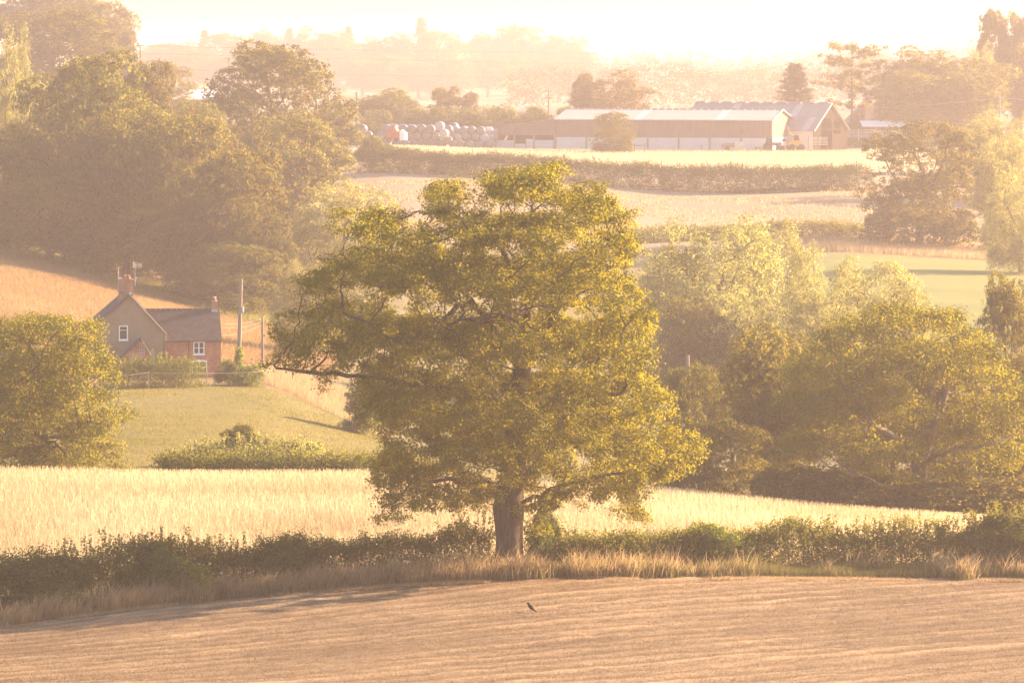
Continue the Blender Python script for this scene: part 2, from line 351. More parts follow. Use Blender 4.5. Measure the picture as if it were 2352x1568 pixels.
def build_terrain():
    ua = np.concatenate([np.linspace(-2200, -300, 30), np.linspace(-260, 2620, 260), np.linspace(2660, 4600, 30)])
    da = np.concatenate([[-60, -30, 0, 30, 60, 90, 115, 130], np.arange(141, 250, 0.75), np.arange(250, 520, 1.5), np.arange(520, 720, 5), np.arange(720, 1300, 20), np.arange(1300, 3101, 60)]); da = DM(da)
    U, D = np.meshgrid(ua, da)
    X = (U - W / 2) / F * (np.maximum(D, 0) + 15); Y = D
    Z = ground(X, Y)
    V = np.stack([X, Y, Z], -1).reshape(-1, 3)
    nu = len(ua); idx = np.arange(len(V)).reshape(len(da), nu)
    q = np.stack([idx[:-1, :-1], idx[:-1, 1:], idx[1:, 1:], idx[1:, :-1]], -1).reshape(-1, 4)
    c = V[q].mean(1); pxc = W / 2 + F * c[:, 0] / np.maximum(c[:, 1], 60)
    reg = region(pxc, IDM(c[:, 1]))
    for name in G:
        if name == 'stubble_field': continue
        sel = q[reg == name]
        if not len(sel): continue
        used, inv = np.unique(sel.ravel(), return_inverse=True)
        me = np_mesh(name, V[used], inv.reshape(-1, 4), G[name], smooth=True)
        tag(link(bpy.data.objects.new(name, me)), kind='structure')
    # stubble: its own finer sheet with mown ridges as relief
    ua = np.linspace(-560, 2920, 330); ta = np.linspace(0, 1, 330)
    rng = np.random.default_rng(3)
    U, T = np.meshgrid(ua, ta); D = 141 + (dh(U) + 2.2 - 141) * T
    X = (U - W / 2) / F * (D + 15); Y = D
    V = np.stack([X, Y, ground(X, Y) + stubble_relief(X, Y) * np.clip((1 - T) * 12, 0, 1) * np.clip(T * 20, 0, 1) + .02], -1).reshape(-1, 3)
    nu = len(ua); idx = np.arange(len(V)).reshape(len(ta), nu)
    q = np.stack([idx[:-1, :-1], idx[:-1, 1:], idx[1:, 1:], idx[1:, :-1]], -1).reshape(-1, 4)
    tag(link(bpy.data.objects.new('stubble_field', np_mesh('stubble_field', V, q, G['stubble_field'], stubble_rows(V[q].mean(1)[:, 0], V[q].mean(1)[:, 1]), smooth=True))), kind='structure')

def vnoise(x, y, seed=0):
    """smooth value noise on arrays"""
    xi = np.floor(x).astype(np.int64); yi = np.floor(y).astype(np.int64); fx = x - xi; fy = y - yi
    fx = fx * fx * (3 - 2 * fx); fy = fy * fy * (3 - 2 * fy)
    def hsh(a, b):
        n = (a * 374761393 + b * 668265263 + seed * 974711) & 0x7fffffff
        n = ((n ^ (n >> 13)) * 1274126177) & 0x7fffffff
        return ((n ^ (n >> 16)) & 0xffff) / 65535.0
    return (hsh(xi, yi) * (1 - fx) + hsh(xi + 1, yi) * fx) * (1 - fy) + (hsh(xi, yi + 1) * (1 - fx) + hsh(xi + 1, yi + 1) * fx) * fy

RA = math.radians(42)
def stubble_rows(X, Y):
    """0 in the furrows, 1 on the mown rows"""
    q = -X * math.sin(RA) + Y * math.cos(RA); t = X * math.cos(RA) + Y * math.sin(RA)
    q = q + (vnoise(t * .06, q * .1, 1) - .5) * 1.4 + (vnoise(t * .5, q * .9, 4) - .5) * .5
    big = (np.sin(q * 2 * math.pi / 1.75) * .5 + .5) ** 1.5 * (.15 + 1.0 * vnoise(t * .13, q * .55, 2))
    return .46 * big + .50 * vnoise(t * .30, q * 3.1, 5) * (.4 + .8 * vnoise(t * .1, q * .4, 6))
def stubble_relief(X, Y):
    return stubble_rows(X, Y) * .17 + (vnoise(X * 1.3, Y * 1.3, 3) - .5) * .06
build_terrain()

# ------------------------------------------------------------------ haze
def build_haze():
    m, nt, N, L = new_mat('haze')
    v = N.new('ShaderNodeVolumePrincipled'); v.inputs['Color'].default_value = (1.0, .84, .81, 1)
    v.inputs['Density'].default_value = HAZE_DENSITY; v.inputs['Anisotropy'].default_value = HAZE_G
    o = N.new('ShaderNodeOutputMaterial'); L.new(v.outputs[0], o.inputs['Volume'])
    b = MB(); b.box(-2600, 2600, -75, 6800, -13.0, 44)
    tag(b.build('haze', m), kind='stuff')
build_haze()

# ------------------------------------------------------------------ foliage helpers
def unit(v): return v / np.maximum(np.linalg.norm(v, axis=-1, keepdims=True), 1e-9)

def leaves_mesh(name, C, length, width, mat, rng, rnd=None, up=0.3, out=None):
    """one small pointed leaf at every point of C"""
    n = len(C); nr = unit(rng.normal(size=(n, 3)) * (1.0 if out is None else .48) + np.array([0, 0, up]) + (0 if out is None else out * 1.15))
    a = unit(np.cross(nr, unit(rng.normal(size=(n, 3))))); b = np.cross(nr, a)
    l = (length * rng.uniform(.6, 1.3, n))[:, None] * .5; w = (width * rng.uniform(.6, 1.3, n))[:, None] * .5
    V = np.stack([C - a * l, C + b * w + a * l * .7, C - b * w + a * l * .7], 1).reshape(-1, 3)
    if rnd is None: rnd = rng.random(n)
    return np_mesh(name, V, np.arange(3 * n).reshape(n, 3), mat, rnd)

def blades_mesh(name, B, h, w, lean, mat, rng, rnd=None, wind=(0, 0), seed_head=False, single=False):
    """one bent grass blade (2 faces) at every base point of B"""
    n = len(B); h = np.broadcast_to(h, n) * rng.uniform(.65, 1.25, n)
    ang = rng.uniform(0, 2 * math.pi, n); wd_ = np.stack([np.cos(ang), np.sin(ang), np.zeros(n)], -1) * (np.broadcast_to(w, n) * .5)[:, None]
    ln = rng.normal(size=(n, 3)) * lean + np.array([wind[0], wind[1], 0]); ln[:, 2] = 0; ln = ln * h[:, None]
    up = np.zeros((n, 3)); up[:, 2] = h
    mid = B + up * .6 + ln * .35; tip = B + up + ln
    if single:
        inv_ = (np.arange(n) % 2 == 0)[:, None] & bool(seed_head)
        V = np.stack([np.where(inv_, tip + wd_ * .8, B - wd_ * .8), np.where(inv_, tip - wd_ * .8, B + wd_ * .8), np.where(inv_, B, tip)], 1).reshape(-1, 3)
        return np_mesh(name, V, np.arange(3 * n).reshape(n, 3), mat, rng.random(n) if rnd is None else rnd)
    k = 1.25 if seed_head else .8
    V = np.stack([B - wd_ * .7, B + wd_ * .7, mid + wd_ * k, mid - wd_ * k, tip + wd_ * .15, tip - wd_ * .15], 1).reshape(-1, 3)
    i = np.arange(n)[:, None] * 6
    Fc = np.concatenate([i + np.array([0, 1, 2, 3]), i + np.array([3, 2, 4, 5])], 1).reshape(-1, 4)
    if rnd is None: rnd = rng.random(n)
    return np_mesh(name, V, Fc, mat, np.repeat(rnd, 2))

def colonize(att, seeds, par, step, kill, iters, rng, trop=(0, 0, 0)):
    """grow a skeleton from the seed nodes towards the attraction points"""
    pos = [np.array(p, float) for p in seeds]; par = list(par)
    A = np.array(att, float); P0 = np.array(pos)
    d2 = ((A[:, None, :] - P0[None]) ** 2).sum(-1); near = d2.argmin(1); nd = d2.min(1)
    alive = np.ones(len(A), bool); trop = np.array(trop)
    tried = {}
    for it in range(iters):
        ids = np.where(alive)[0]
        if not len(ids): break
        nn = near[ids]; dirs = unit(A[ids] - np.array([pos[k] for k in nn]))
        un, inv = np.unique(nn, return_inverse=True)
        acc = np.zeros((len(un), 3)); np.add.at(acc, inv, dirs)
        acc = unit(unit(acc) + rng.normal(size=acc.shape) * .22 + trop)
        new = []
        for q, k in enumerate(un):
            if tried.get(k, 0) > 3: continue
            tried[k] = tried.get(k, 0) + 1
            new.append(len(pos)); pos.append(pos[k] + acc[q] * step); par.append(int(k))
        if not new: break
        Q = np.array([pos[k] for k in new])
        for s0 in range(0, len(ids), 4000):
            sid = ids[s0:s0 + 4000]
            e = ((A[sid][:, None, :] - Q[None]) ** 2).sum(-1); m = e.min(1); am = e.argmin(1)
            up = m < nd[sid]; nd[sid[up]] = m[up]; near[sid[up]] = np.array(new)[am[up]]
        alive &= nd > kill * kill
    return np.array(pos), np.array(par)

def pipe_radii(par, tip, expo, base_r, n_seed):
    n = len(par); acc = np.zeros(n); has = np.zeros(n, bool); has[par[par >= 0]] = True
    acc[~has] = tip ** expo
    for i in range(n - 1, 0, -1):
        if par[i] >= 0: acc[par[i]] += acc[i]
    r = acc ** (1 / expo)
    return r * (1 + (base_r / r[0] - 1) * (r / r[0]) ** .5)

def skeleton_mesh(name, pos, par, rad, keep, mat, k=6):
    """tubes along the kept nodes (each node joined to its parent)"""
    ids = np.where(keep & (par >= 0))[0]
    if not len(ids): return None
    main = {}
    for i in ids:
        p = par[i]
        if p not in main or rad[i] > rad[main[p]]: main[p] = i
    d = unit(pos[ids] - pos[par[ids]])
    ref = np.where(np.abs(d[:, 2:3]) < .9, np.array([[0, 0, 1.]]), np.array([[1., 0, 0]]))
    u = unit(np.cross(d, ref)); w = np.cross(d, u)
    q = np.arange(k) * 2 * math.pi / k
    off = (u[:, None, :] * np.cos(q)[None, :, None] + w[:, None, :] * np.sin(q)[None, :, None])
    end = pos[ids][:, None, :] + off * rad[ids][:, None, None]
    rs = np.where(np.array([main[par[i]] == i for i in ids]), rad[par[ids]], np.minimum(rad[par[ids]], rad[ids] * 1.25))
    start = pos[par[ids]][:, None, :] + off * rs[:, None, None]
    n = len(ids); V = np.concatenate([start.reshape(-1, 3), end.reshape(-1, 3)])
    j = np.arange(k); a = np.arange(n)[:, None] * k
    Fc = np.stack([a + j, a + (j + 1) % k, n * k + a + (j + 1) % k, n * k + a + j], -1).reshape(-1, 4)
    # weld consecutive rings so limbs read as one smooth surface
    last = {int(i): t for t, i in enumerate(ids)}
    remap = np.arange(len(V))
    for t, i in enumerate(ids):
        p = int(par[i])
        if p in last and main[p] == i:
            tp = last[p]
            # choose the rotation of the parent ring closest to ours
            s_ = np.argmin(((end[tp] - start[t][0]) ** 2).sum(1))
            remap[t * k + j] = n * k + tp * k + (s_ + j) % k
    Fc = remap[Fc]
    used, inv = np.unique(Fc.ravel(), return_inverse=True)
    return np_mesh(name, V[used], inv.reshape(-1, 4), mat, smooth=True)

def lobe_points(lobes, n, rng, low=-.45, inner=.25, dirs=False):
    """points in and mostly on the upper shells of ellipsoid lobes (x,y,z,rx,ry,rz)"""
    L = np.array(lobes, float); wgt = (L[:, 3] * L[:, 5] + L[:, 3] * L[:, 4]) ; wgt = wgt / wgt.sum()
    k = rng.choice(len(L), n, p=wgt); d = unit(rng.normal(size=(n, 3)))
    flip = (d[:, 2] < low) & (rng.random(n) < .8); d[flip, 2] *= -1
    rr = np.where(rng.random(n) < inner, rng.random(n) ** .5, rng.uniform(.82, 1.05, n))[:, None]
    q = L[k, :3] + d * L[k, 3:6] * rr
    return (q, unit(d / L[k, 3:6] * L[k, 3:4])) if dirs else q

def clump_leaves(C, per, rad, rng, flat=.6, dirs=None):
    n = len(C); per = rng.poisson(per, n) if np.isscalar(per) else per
    idx = np.repeat(np.arange(n), per)
    o = rng.normal(size=(len(idx), 3)) * rad; o[:, 2] *= flat
    tone = np.clip(rng.normal(.5, .16, n)[idx] + rng.normal(0, .2, len(idx)), 0, 1)
    return (C[idx] + o, tone) if dirs is None else (C[idx] + o, tone, unit(dirs[idx] + o / rad * .35))

# ------------------------------------------------------------------ tree kinds (meshes shared by their copies, unit height)
def proto(kind, seed):
    rng = np.random.default_rng(seed); lobes = []
    mat, wood = M['leaf_dark'], M['bark']
    ncl, per, cr, ll, lw = 2600, 14, .0135, .0200, .0135
    trunk_top = .3; base_r = .03
    if kind == 'broad':
        for _ in range(30):
            d = unit(rng.normal(size=3)); d[2] = d[2] * .95
            r = rng.uniform(.6, 1.0)
            c = np.array([d[0] * .36 * r, d[1] * .36 * r, .53 + d[2] * .34 * r]); s = rng.uniform(.10, .19)
            lobes.append((*c, s, s, s * .75))
    elif kind == 'dome':
        for _ in range(38):
            a = rng.uniform(0, 2 * math.pi); e = rng.uniform(-.35, 1); r = rng.uniform(.75, 1.0)
            ce = math.sqrt(max(0, 1 - e * e)); s = rng.uniform(.09, .17)
            lobes.append((math.cos(a) * .40 * ce * r, math.sin(a) * .40 * ce * r, .44 + e * .45 * r, s, s, s * .75))
        for _ in range(14):
            a = rng.uniform(0, 2 * math.pi); lobes.append((math.cos(a) * .3, math.sin(a) * .3, rng.uniform(.12, .3), .14, .14, .12))
    elif kind == 'full':
        for _ in range(52):
            a = rng.uniform(0, 2 * math.pi); e = rng.uniform(-.95, 1); r = rng.uniform(.8, 1.0); ce = max(0, 1 - abs(e) ** 2.4) ** .5; s = rng.uniform(.08, .15)
            if e < 0: ce = max(ce, .62)
            lobes.append((math.cos(a) * .40 * ce * r, math.sin(a) * .40 * ce * r, .47 + e * .42, s, s, s * .8))
        for i_ in range(18): lobes.append((math.cos(i_ * .7) * .31, math.sin(i_ * .7) * .31, rng.uniform(.04, .2), .12, .12, .12))
    elif kind == 'tall':
        for _ in range(44):
            z = rng.uniform(.22, .93); w_ = .26 * math.sin(math.pi * min(.98, (z - .05) / .98)) ** .6; a = rng.uniform(0, 2 * math.pi); s = rng.uniform(.06, .11)
            r = rng.uniform(.4, 1); lobes.append((math.cos(a) * w_ * r, math.sin(a) * w_ * r, z, s, s, s * 1.3))
    elif kind == 'feather':      # pale, fine, willow-like, foliage to the ground
        mat = M['leaf_pale']; ncl, per, cr, ll, lw = 2600, 14, .018, .020, .0095
        for _ in range(60):
            a = rng.uniform(0, 2 * math.pi); e = rng.uniform(-.9, 1); ce = math.sqrt(max(0, 1 - e * e)) ** .7; r = rng.uniform(.6, 1); s = rng.uniform(.07, .13)
            lobes.append((math.cos(a) * .38 * ce * r, math.sin(a) * .38 * ce * r, -.02 + .48 + e * .44 * r, s * .8, s * .8, s * 1.35))
        for i_ in range(14): lobes.append((math.cos(i_ * .9) * .27, math.sin(i_ * .9) * .27, rng.uniform(.04, .18), .11, .11, .13))
        trunk_top = .2
    elif kind == 'bush':
        mat = M['leaf_hedge']; ncl, per, cr, ll, lw = 900, 13, .035, .045, .03
        for _ in range(34):
            a = rng.uniform(0, 2 * math.pi); e = rng.uniform(0, 1); ce = math.sqrt(1 - e * e); s = rng.uniform(.14, .24)
            lobes.append((math.cos(a) * .42 * ce, math.sin(a) * .42 * ce, .1 + e * .72, s, s, s * .8))
        trunk_top = .12
    if kind in ('spruce', 'pine'):
        ncl, per, cr, ll, lw = 1400, 13, .014, .026, .012
        C = []; pos = [(0, 0, z) for z in np.linspace(0, .97, 24)]; par = list(range(-1, 23))
        nb = 90 if kind == 'spruce' else 42
        for b in range(nb):
            if kind == 'spruce':
                z = .06 + .9 * (b / nb) ** .9; ln = (1 - z) ** .8 * .34 * rng.uniform(.75, 1.15) + .015; droop = -.25
            else:
                z = rng.uniform(.35, .97); ln = (.28 * math.sin(math.pi * (z - .15)) ** .8 + .02) * rng.uniform(.5, 1.25); droop = rng.uniform(.05, .5)
            a = b * 2.4 + rng.uniform(-.4, .4); k0 = int(round(z / .97 * 23)); prev = min(k0, 23)
            for s_ in range(1, 6):
                f = s_ / 5; p = (math.cos(a) * ln * f, math.sin(a) * ln * f, z + ln * droop * f + (.25 * ln * f * f if kind == 'spruce' else 0))
                pos.append(p); par.append(prev); prev = len(pos) - 1
                m = 3 if kind == 'spruce' else 5
                if f > (.2 if kind == 'spruce' else .45):
                    for _ in range(m): C.append(np.array(p) + rng.normal(size=3) * np.array([.016, .016, .008 if kind == 'spruce' else .018]))
        C = np.array(C); DR = unit(C * np.array([1, 1, 0]) + np.array([0, 0, .02])); pos = np.array(pos, float); par = np.array(par)
        rad = np.full(len(pos), .003); rad[:24] = np.linspace(.018, .003, 24)
    else:
        C, DR = lobe_points(lobes, ncl, rng, -.3, .12, dirs=True)
        k_ = C[:, 2] > .02; C, DR = C[k_], DR[k_]
        seeds = [(0, 0, z) for z in np.linspace(0, trunk_top, 6)]; att = C[rng.choice(len(C), min(420, len(C)), replace=False)]
        pos, par = colonize(att, seeds, [-1, 0, 1, 2, 3, 4], .035, .05, 40, rng, (0, 0, .05))
        rad = pipe_radii(par, .0014, 2.2, base_r, 6)
    if kind in ('dome', 'broad', 'bush', 'feather', 'full'):
        # enough inner foliage that the crown is not see-through
        Ci = lobe_points([(0, 0, .45, .26, .26, .30)], 350, rng, low=-1, inner=1.0); C = np.concatenate([C, Ci]); DR = np.concatenate([DR, unit(Ci - np.array([0, 0, .4]))])
    Lp, tone, out = clump_leaves(C, per, cr, rng, .6, DR)
    Lp[:, 2] = np.maximum(Lp[:, 2], .004)
    crown = leaves_mesh(kind + '_crown', Lp, ll, lw, mat, rng, tone, .15, out)
    keep = rad > .0022 if kind not in ('spruce', 'pine') else np.ones(len(rad), bool)
    trunk = skeleton_mesh(kind + '_trunk', pos, par, rad, keep, wood, 5)
    # measured outline, used to fit the copies
    ext = np.percentile(np.hypot(Lp[:, 0], Lp[:, 1]) , 98); top = np.percentile(Lp[:, 2], 99.7)
    return dict(crown=crown, trunk=trunk, hw=float(np.percentile(np.abs(Lp[:, 0]), 98.5)), top=float(top))

KINDS = {'broad': 3, 'dome': 3, 'tall': 2, 'full': 2, 'feather': 3, 'bush': 3, 'spruce': 1, 'pine': 1}
PROTO = {k: [proto(k, 100 + 17 * i + 5 * j) for j in range(n)] for i, (k, n) in enumerate(KINDS.items())}
_turn = random.Random(8)
def plant(name, kind, var, px, d, top, wpx, label, cat='tree', group=None, depth_ratio=1.0, sink=.3, mat=None):
    pr = PROTO[kind][var % len(PROTO[kind])]
    d = DM(d); x = (px - W / 2) / F * d; z = float(ground(x, d)) - sink
    h = ZC - (top - YH) / F * d - z; w = wpx / F * d
    t = thing(name, label, cat, (x, d, z), _turn.uniform(0, 6.28), group)
    sz = h / pr['top']; sx = w / 2 / pr['hw']
    t.scale = (sx, sx * depth_ratio, sz)
    for part in ('trunk', 'crown'):
        if pr[part] is None: continue
        o = bpy.data.objects.new(part, pr[part]); link(o, t)
        if part == 'crown':
            o['kind'] = 'stuff'
            if mat: o.material_slots[0].link = 'OBJECT'; o.material_slots[0].material = mat
    return t

def row_d(px, py, lo, hi):
    """distance at which the ground shows on image row py"""
    ds = np.linspace(lo, hi, 600); dm = DM(ds); g = ground((px - W / 2) / F * dm, dm); r = YH + F * (ZC - g) / dm
    return float(ds[np.abs(r - py).argmin()])

# ------------------------------------------------------------------ trees with their own traced shape
def traced_tree(name, label, d, base, ell, trunk, flare, leaf, bark, n_cl, per, cr, ll, lw, half, seed, cen, dstep=2.6, tip=.010, step=.42, thin=.012, limb_r=.10, low=-.35, extra=()):
    """ell: crown masses as image ellipses (x,y,rx,ry); each is repeated through the depth of the round crown"""
    rng = np.random.default_rng(seed); s = d / F; bx, by = base
    x0 = (bx - W / 2) * s; z0 = float(ground(x0, d)) - .15
    loc = lambda px, py: ((px - bx) * s, ZC - (py - YH) * s - z0)
    lobes = []
    for (cx, cy, rx, ry) in ell:
        q = 1 - ((cx - cen[0]) / cen[2]) ** 2 - ((cy - cen[1]) / cen[3]) ** 2
        hd = half * math.sqrt(max(.04, q)); X, Z = loc(cx, cy)
        m = max(1, int(round(2 * hd / dstep)))
        for k in range(m):
            y = 0 if m == 1 else -hd + 2 * hd * k / (m - 1)
            j = rng.normal(0, .18, 3); jx = rng.normal(0, .35 if abs(y) > 1 else .1); g = rng.uniform(.82, 1.0) * (1 if abs(y) < .7 * hd + .5 else .85)
            lobes.append((X + jx, y + j[1], Z + j[2], rx * s * g, max(.9, rx * s * .8) * g, ry * s * g))
    C, DR = lobe_points(lobes, n_cl, rng, low, .14, True); k_ = C[:, 2] > .5; C, DR = C[k_], DR[k_]
    seeds = []; par = []
    tp = []
    for i in range(len(trunk) - 1):
        a, b = np.array(trunk[i]), np.array(trunk[i + 1]); n = max(1, int(np.linalg.norm((b - a)[:2]) * s / step))
        for k in range(n): tp.append(a + (b - a) * k / n)
    tp.append(np.array(trunk[-1]))
    for i, p in enumerate(tp):
        X, Z = loc(p[0], p[1]); seeds.append((X, p[2] if len(p) > 2 else 0, Z)); par.append(i - 1)
    for line in extra:
        k = int(np.argmin([np.hypot(q[0] - line[0][0], q[1] - line[0][1]) for q in tp]))
        prev = k
        for p in line[1:]:
            X, Z = loc(p[0], p[1]); seeds.append((X, p[2], Z)); par.append(prev); prev = len(seeds) - 1
    ns = len(seeds)
    # subdivide the long traced limbs
    S2, P2, mp = [], [], {}
    for i in range(ns):
        if par[i] < 0: mp[i] = 0; S2.append(seeds[i]); P2.append(-1); continue
        a, b = np.array(seeds[par[i]]), np.array(seeds[i]); n = max(1, int(np.linalg.norm(b - a) / (step * 1.1))); prev = mp[par[i]]
        for k in range(1, n + 1):
            S2.append(tuple(a + (b - a) * k / n + (rng.normal(0, .06, 3) if 0 < k < n and i >= len(tp) else 0))); P2.append(prev); prev = len(S2) - 1
        mp[i] = prev
    ntr = mp[len(tp) - 1] + 1
    att = C[rng.choice(len(C), min(2600, len(C)), replace=False)]
    pos, pr = colonize(att, S2, P2, step, step * 1.25, 90, rng, (0, 0, .03))
    rad = pipe_radii(pr, tip, 2.25, flare, len(S2))
    zz = pos[:ntr, 2]; rad[:ntr] *= 1 + .75 * np.exp(-np.maximum(zz, 0) / .55) + .22 * np.exp(-((zz - 3.3) / .9) ** 2)
    t = thing(name, label, 'tree', (x0, d, z0))
    lid = np.zeros(len(pos), int); nl = 0
    for i in range(1, len(pos)):
        p = pr[i]
        if i < ntr: lid[i] = 0
        elif p < ntr:
            if rad[i] > limb_r: nl += 1; lid[i] = nl
            else: lid[i] = -1
        else: lid[i] = lid[p]
    keep = rad > thin
    link(bpy.data.objects.new('trunk', skeleton_mesh('trunk', pos, pr, rad, keep & (lid <= 0), bark, 10)), t)
    for l in range(1, nl + 1):
        me = skeleton_mesh('limb', pos, pr, rad, keep & (lid == l), bark, 6)
        if me: link(bpy.data.objects.new('limb', me), t)
    Lp, tone, out = clump_leaves(C, per, cr, rng, .6, DR)
    tips = pos[ntr:][rad[ntr:] < .03]; tips = tips[rng.random(len(tips)) < .8]
    L2, t2, o2 = clump_leaves(tips, max(3, per // 4), cr * .75, rng, .7, unit(tips - np.array([0, 0, tips[:, 2].mean() * .8])))
    out = np.concatenate([out, o2])
    Lp = np.concatenate([Lp, L2]); tone = np.concatenate([tone, t2])
    o = bpy.data.objects.new('crown', leaves_mesh(name + '_crown', Lp, ll, lw, leaf, rng, tone, .2, out)); o['kind'] = 'stuff'; link(o, t)
    return t

OAK = [(905,960,52,42),(872,925,38,32),(885,1085,42,42),(905,1045,38,36),(1452,1120,34,34),(1466,1165,25,34),(1472,1205,20,20),(1600,1070,34,26),(1252,410,38,32),(1225,440,85,52),(1135,448,66,45),(1135,412,24,14),(1015,455,40,32),(1020,490,40,35),(1345,470,60,50),(1395,500,50,50),(1450,545,22,16),
 (850,520,45,45),(900,530,60,55),(985,560,70,55),(1090,545,75,60),(1190,540,80,60),(1290,555,80,65),(1390,590,65,55),
 (770,620,65,48),(860,630,80,60),(965,650,95,70),(1090,650,100,75),(1210,660,100,75),(1330,670,90,70),(1420,690,60,60),(1470,740,35,50),
 (720,660,42,34),(670,745,34,30),(690,810,48,40),(640,830,22,12),(660,800,40,26),(770,740,75,55),(780,820,60,36),(880,770,90,60),(1000,800,100,70),(1130,800,105,75),(1260,800,105,75),(1380,800,90,70),(1465,830,55,50),
 (735,870,22,28),(860,880,50,40),(930,900,70,50),(1030,920,95,65),(1160,930,105,70),(1300,920,110,75),(1420,900,80,60),(1490,920,55,45),
 (960,1010,60,50),(925,1080,55,45),(1050,1030,95,65),(1180,1040,95,65),(1310,1030,110,65),(1440,1020,95,60),(1550,1010,65,48),(1590,1050,42,36),
 (900,1135,36,26),(930,1165,36,26),(1000,1120,70,45),(1040,1185,28,26),(1090,1130,60,40),(1250,1120,80,40),(1370,1110,80,38),(1480,1080,70,34),(1430,1150,30,30),(1460,1195,24,30),(1250,1175,30,24)]
traced_tree('oak_tree', 'large spreading oak in full sunlit leaf standing in the hedge, centre of the picture', 188.0, (1170, 1322), OAK,
            [(1170,1326,0),(1170,1240,0),(1168,1165,0),(1180,1060,.2),(1190,950,.4),(1200,830,.3),(1215,700,0),(1230,560,.2)], .60, M['leaf_oak'], M['bark'],
            4000, 80, .21, .125, .095, 8.2, 5, (1150, 790, 560, 470),
            extra=[[(1168,1165),(1120,1100,-1.2),(1040,1085,-2.5),(950,1090,-3)], [(1190,950),(1260,930,-1.5),(1340,900,-3),(1420,890,-3.5)],
                   [(1190,950),(1100,900,-1.5),(960,870,-3),(830,850,-3.2),(720,845,-2.5),(640,838,-2)], [(1200,830),(1215,700,-2.0),(1150,712,-4),(1060,716,-5.2),(1030,735,-5.6)],
                   [(1180,1060),(1290,1010,1),(1400,990,2),(1520,1010,2)], [(1200,830),(1330,640,1),(1440,600,1.5)], [(1200,830),(1080,680,-2),(960,770,-5.6),(880,740,-6),(800,700,-5.5)],
                   [(1168,1165),(1280,1110,-1.5),(1400,1075,-2.5),(1500,1060,-3)], [(1215,700),(1150,560,-1),(1060,500,-1.5)]])

LOAK = [(30,770,80,45),(120,760,70,40),(190,770,45,38),(225,765,22,25),(-50,800,70,60),(60,840,85,50),(160,830,75,48),(215,845,45,32),(250,860,24,20),(-40,880,90,60),(60,910,90,50),(150,900,70,45),
        (230,935,45,24),(285,965,38,24),(200,985,70,42),(110,970,85,50),(10,980,90,60),(-60,990,80,70),(50,1050,95,45),(150,1055,80,38),(230,1050,50,35),(260,1085,30,20),(120,1085,110,28)]
traced_tree('oak_tree', 'low wide oak in yellow green leaf at the left edge of the golden field', 243.0, (60, 1105), LOAK,
            [(60,1110,0),(70,1060,0),(90,1000,0),(100,930,.3),(90,850,0)], .42, M['leaf_oak'], M['bark'], 2200, 44, .27, .155, .105, 4.6, 9, (70, 910, 270, 230), tip=.012, step=.45, thin=.016,
            extra=[[(90,1000),(170,990,-3.4),(200,960,-3.6),(260,965,-3)], [(90,1000),(150,1010,-3.8),(165,1025,-4.0),(185,990,-4.1)], [(100,930),(40,880,-3),(-20,860,-3.5)]])

ROAK = [(2060,1110,55,36),(2170,1085,55,34),(2080,1010,50,40),(2190,990,50,34),(1900,800,50,36),(1960,770,65,42),(2050,745,75,40),(2130,735,60,30),(2190,760,60,42),(2240,800,45,40),(1860,860,70,50),(1970,850,85,55),(2090,830,90,55),(2190,850,80,55),(2270,860,55,50),
        (1830,940,60,50),(1930,940,85,55),(2040,930,80,45),(2250,950,80,45),(2330,930,60,55),(1860,1030,80,50),(1970,1030,75,45),(2260,1040,80,45),(2330,1050,70,60),(1880,1110,75,40),(2000,1120,60,34),(2220,1125,70,34),(2310,1140,70,38),(2110,1150,50,24)]
traced_tree('oak_tree', 'broad oak with bare pale twisted limbs showing, right of the golden field', 240.0, (2110, 1190), ROAK,
            [(2110,1200,0),(2108,1130,0),(2112,1060,-.3),(2135,990,-.6),(2165,920,-.5),(2180,850,0)], .44, M['leaf_oak'], M['bark_pale'], 2800, 40, .29, .165, .115, 5.6, 12, (2080, 940, 330, 250), tip=.012, step=.45, thin=.018, low=-.3,
            extra=[[(2112,1060),(2160,1020,-4.6),(2240,1000,-5.2),(2300,985,-4.4)], [(2108,1130),(2104,1090,-5.2),(2112,1060,-5.6),(2128,1040,-5.8)], [(2135,990),(2060,1000,-3),(1990,960,-4.6),(1950,900,-4.4)],
                   [(2108,1130),(2020,1100,-4),(1960,1070,-5.2),(1920,1060,-5.6)], [(2112,1060),(2200,1040,-5),(2215,1090,-5.8),(2230,1120,-6)]])

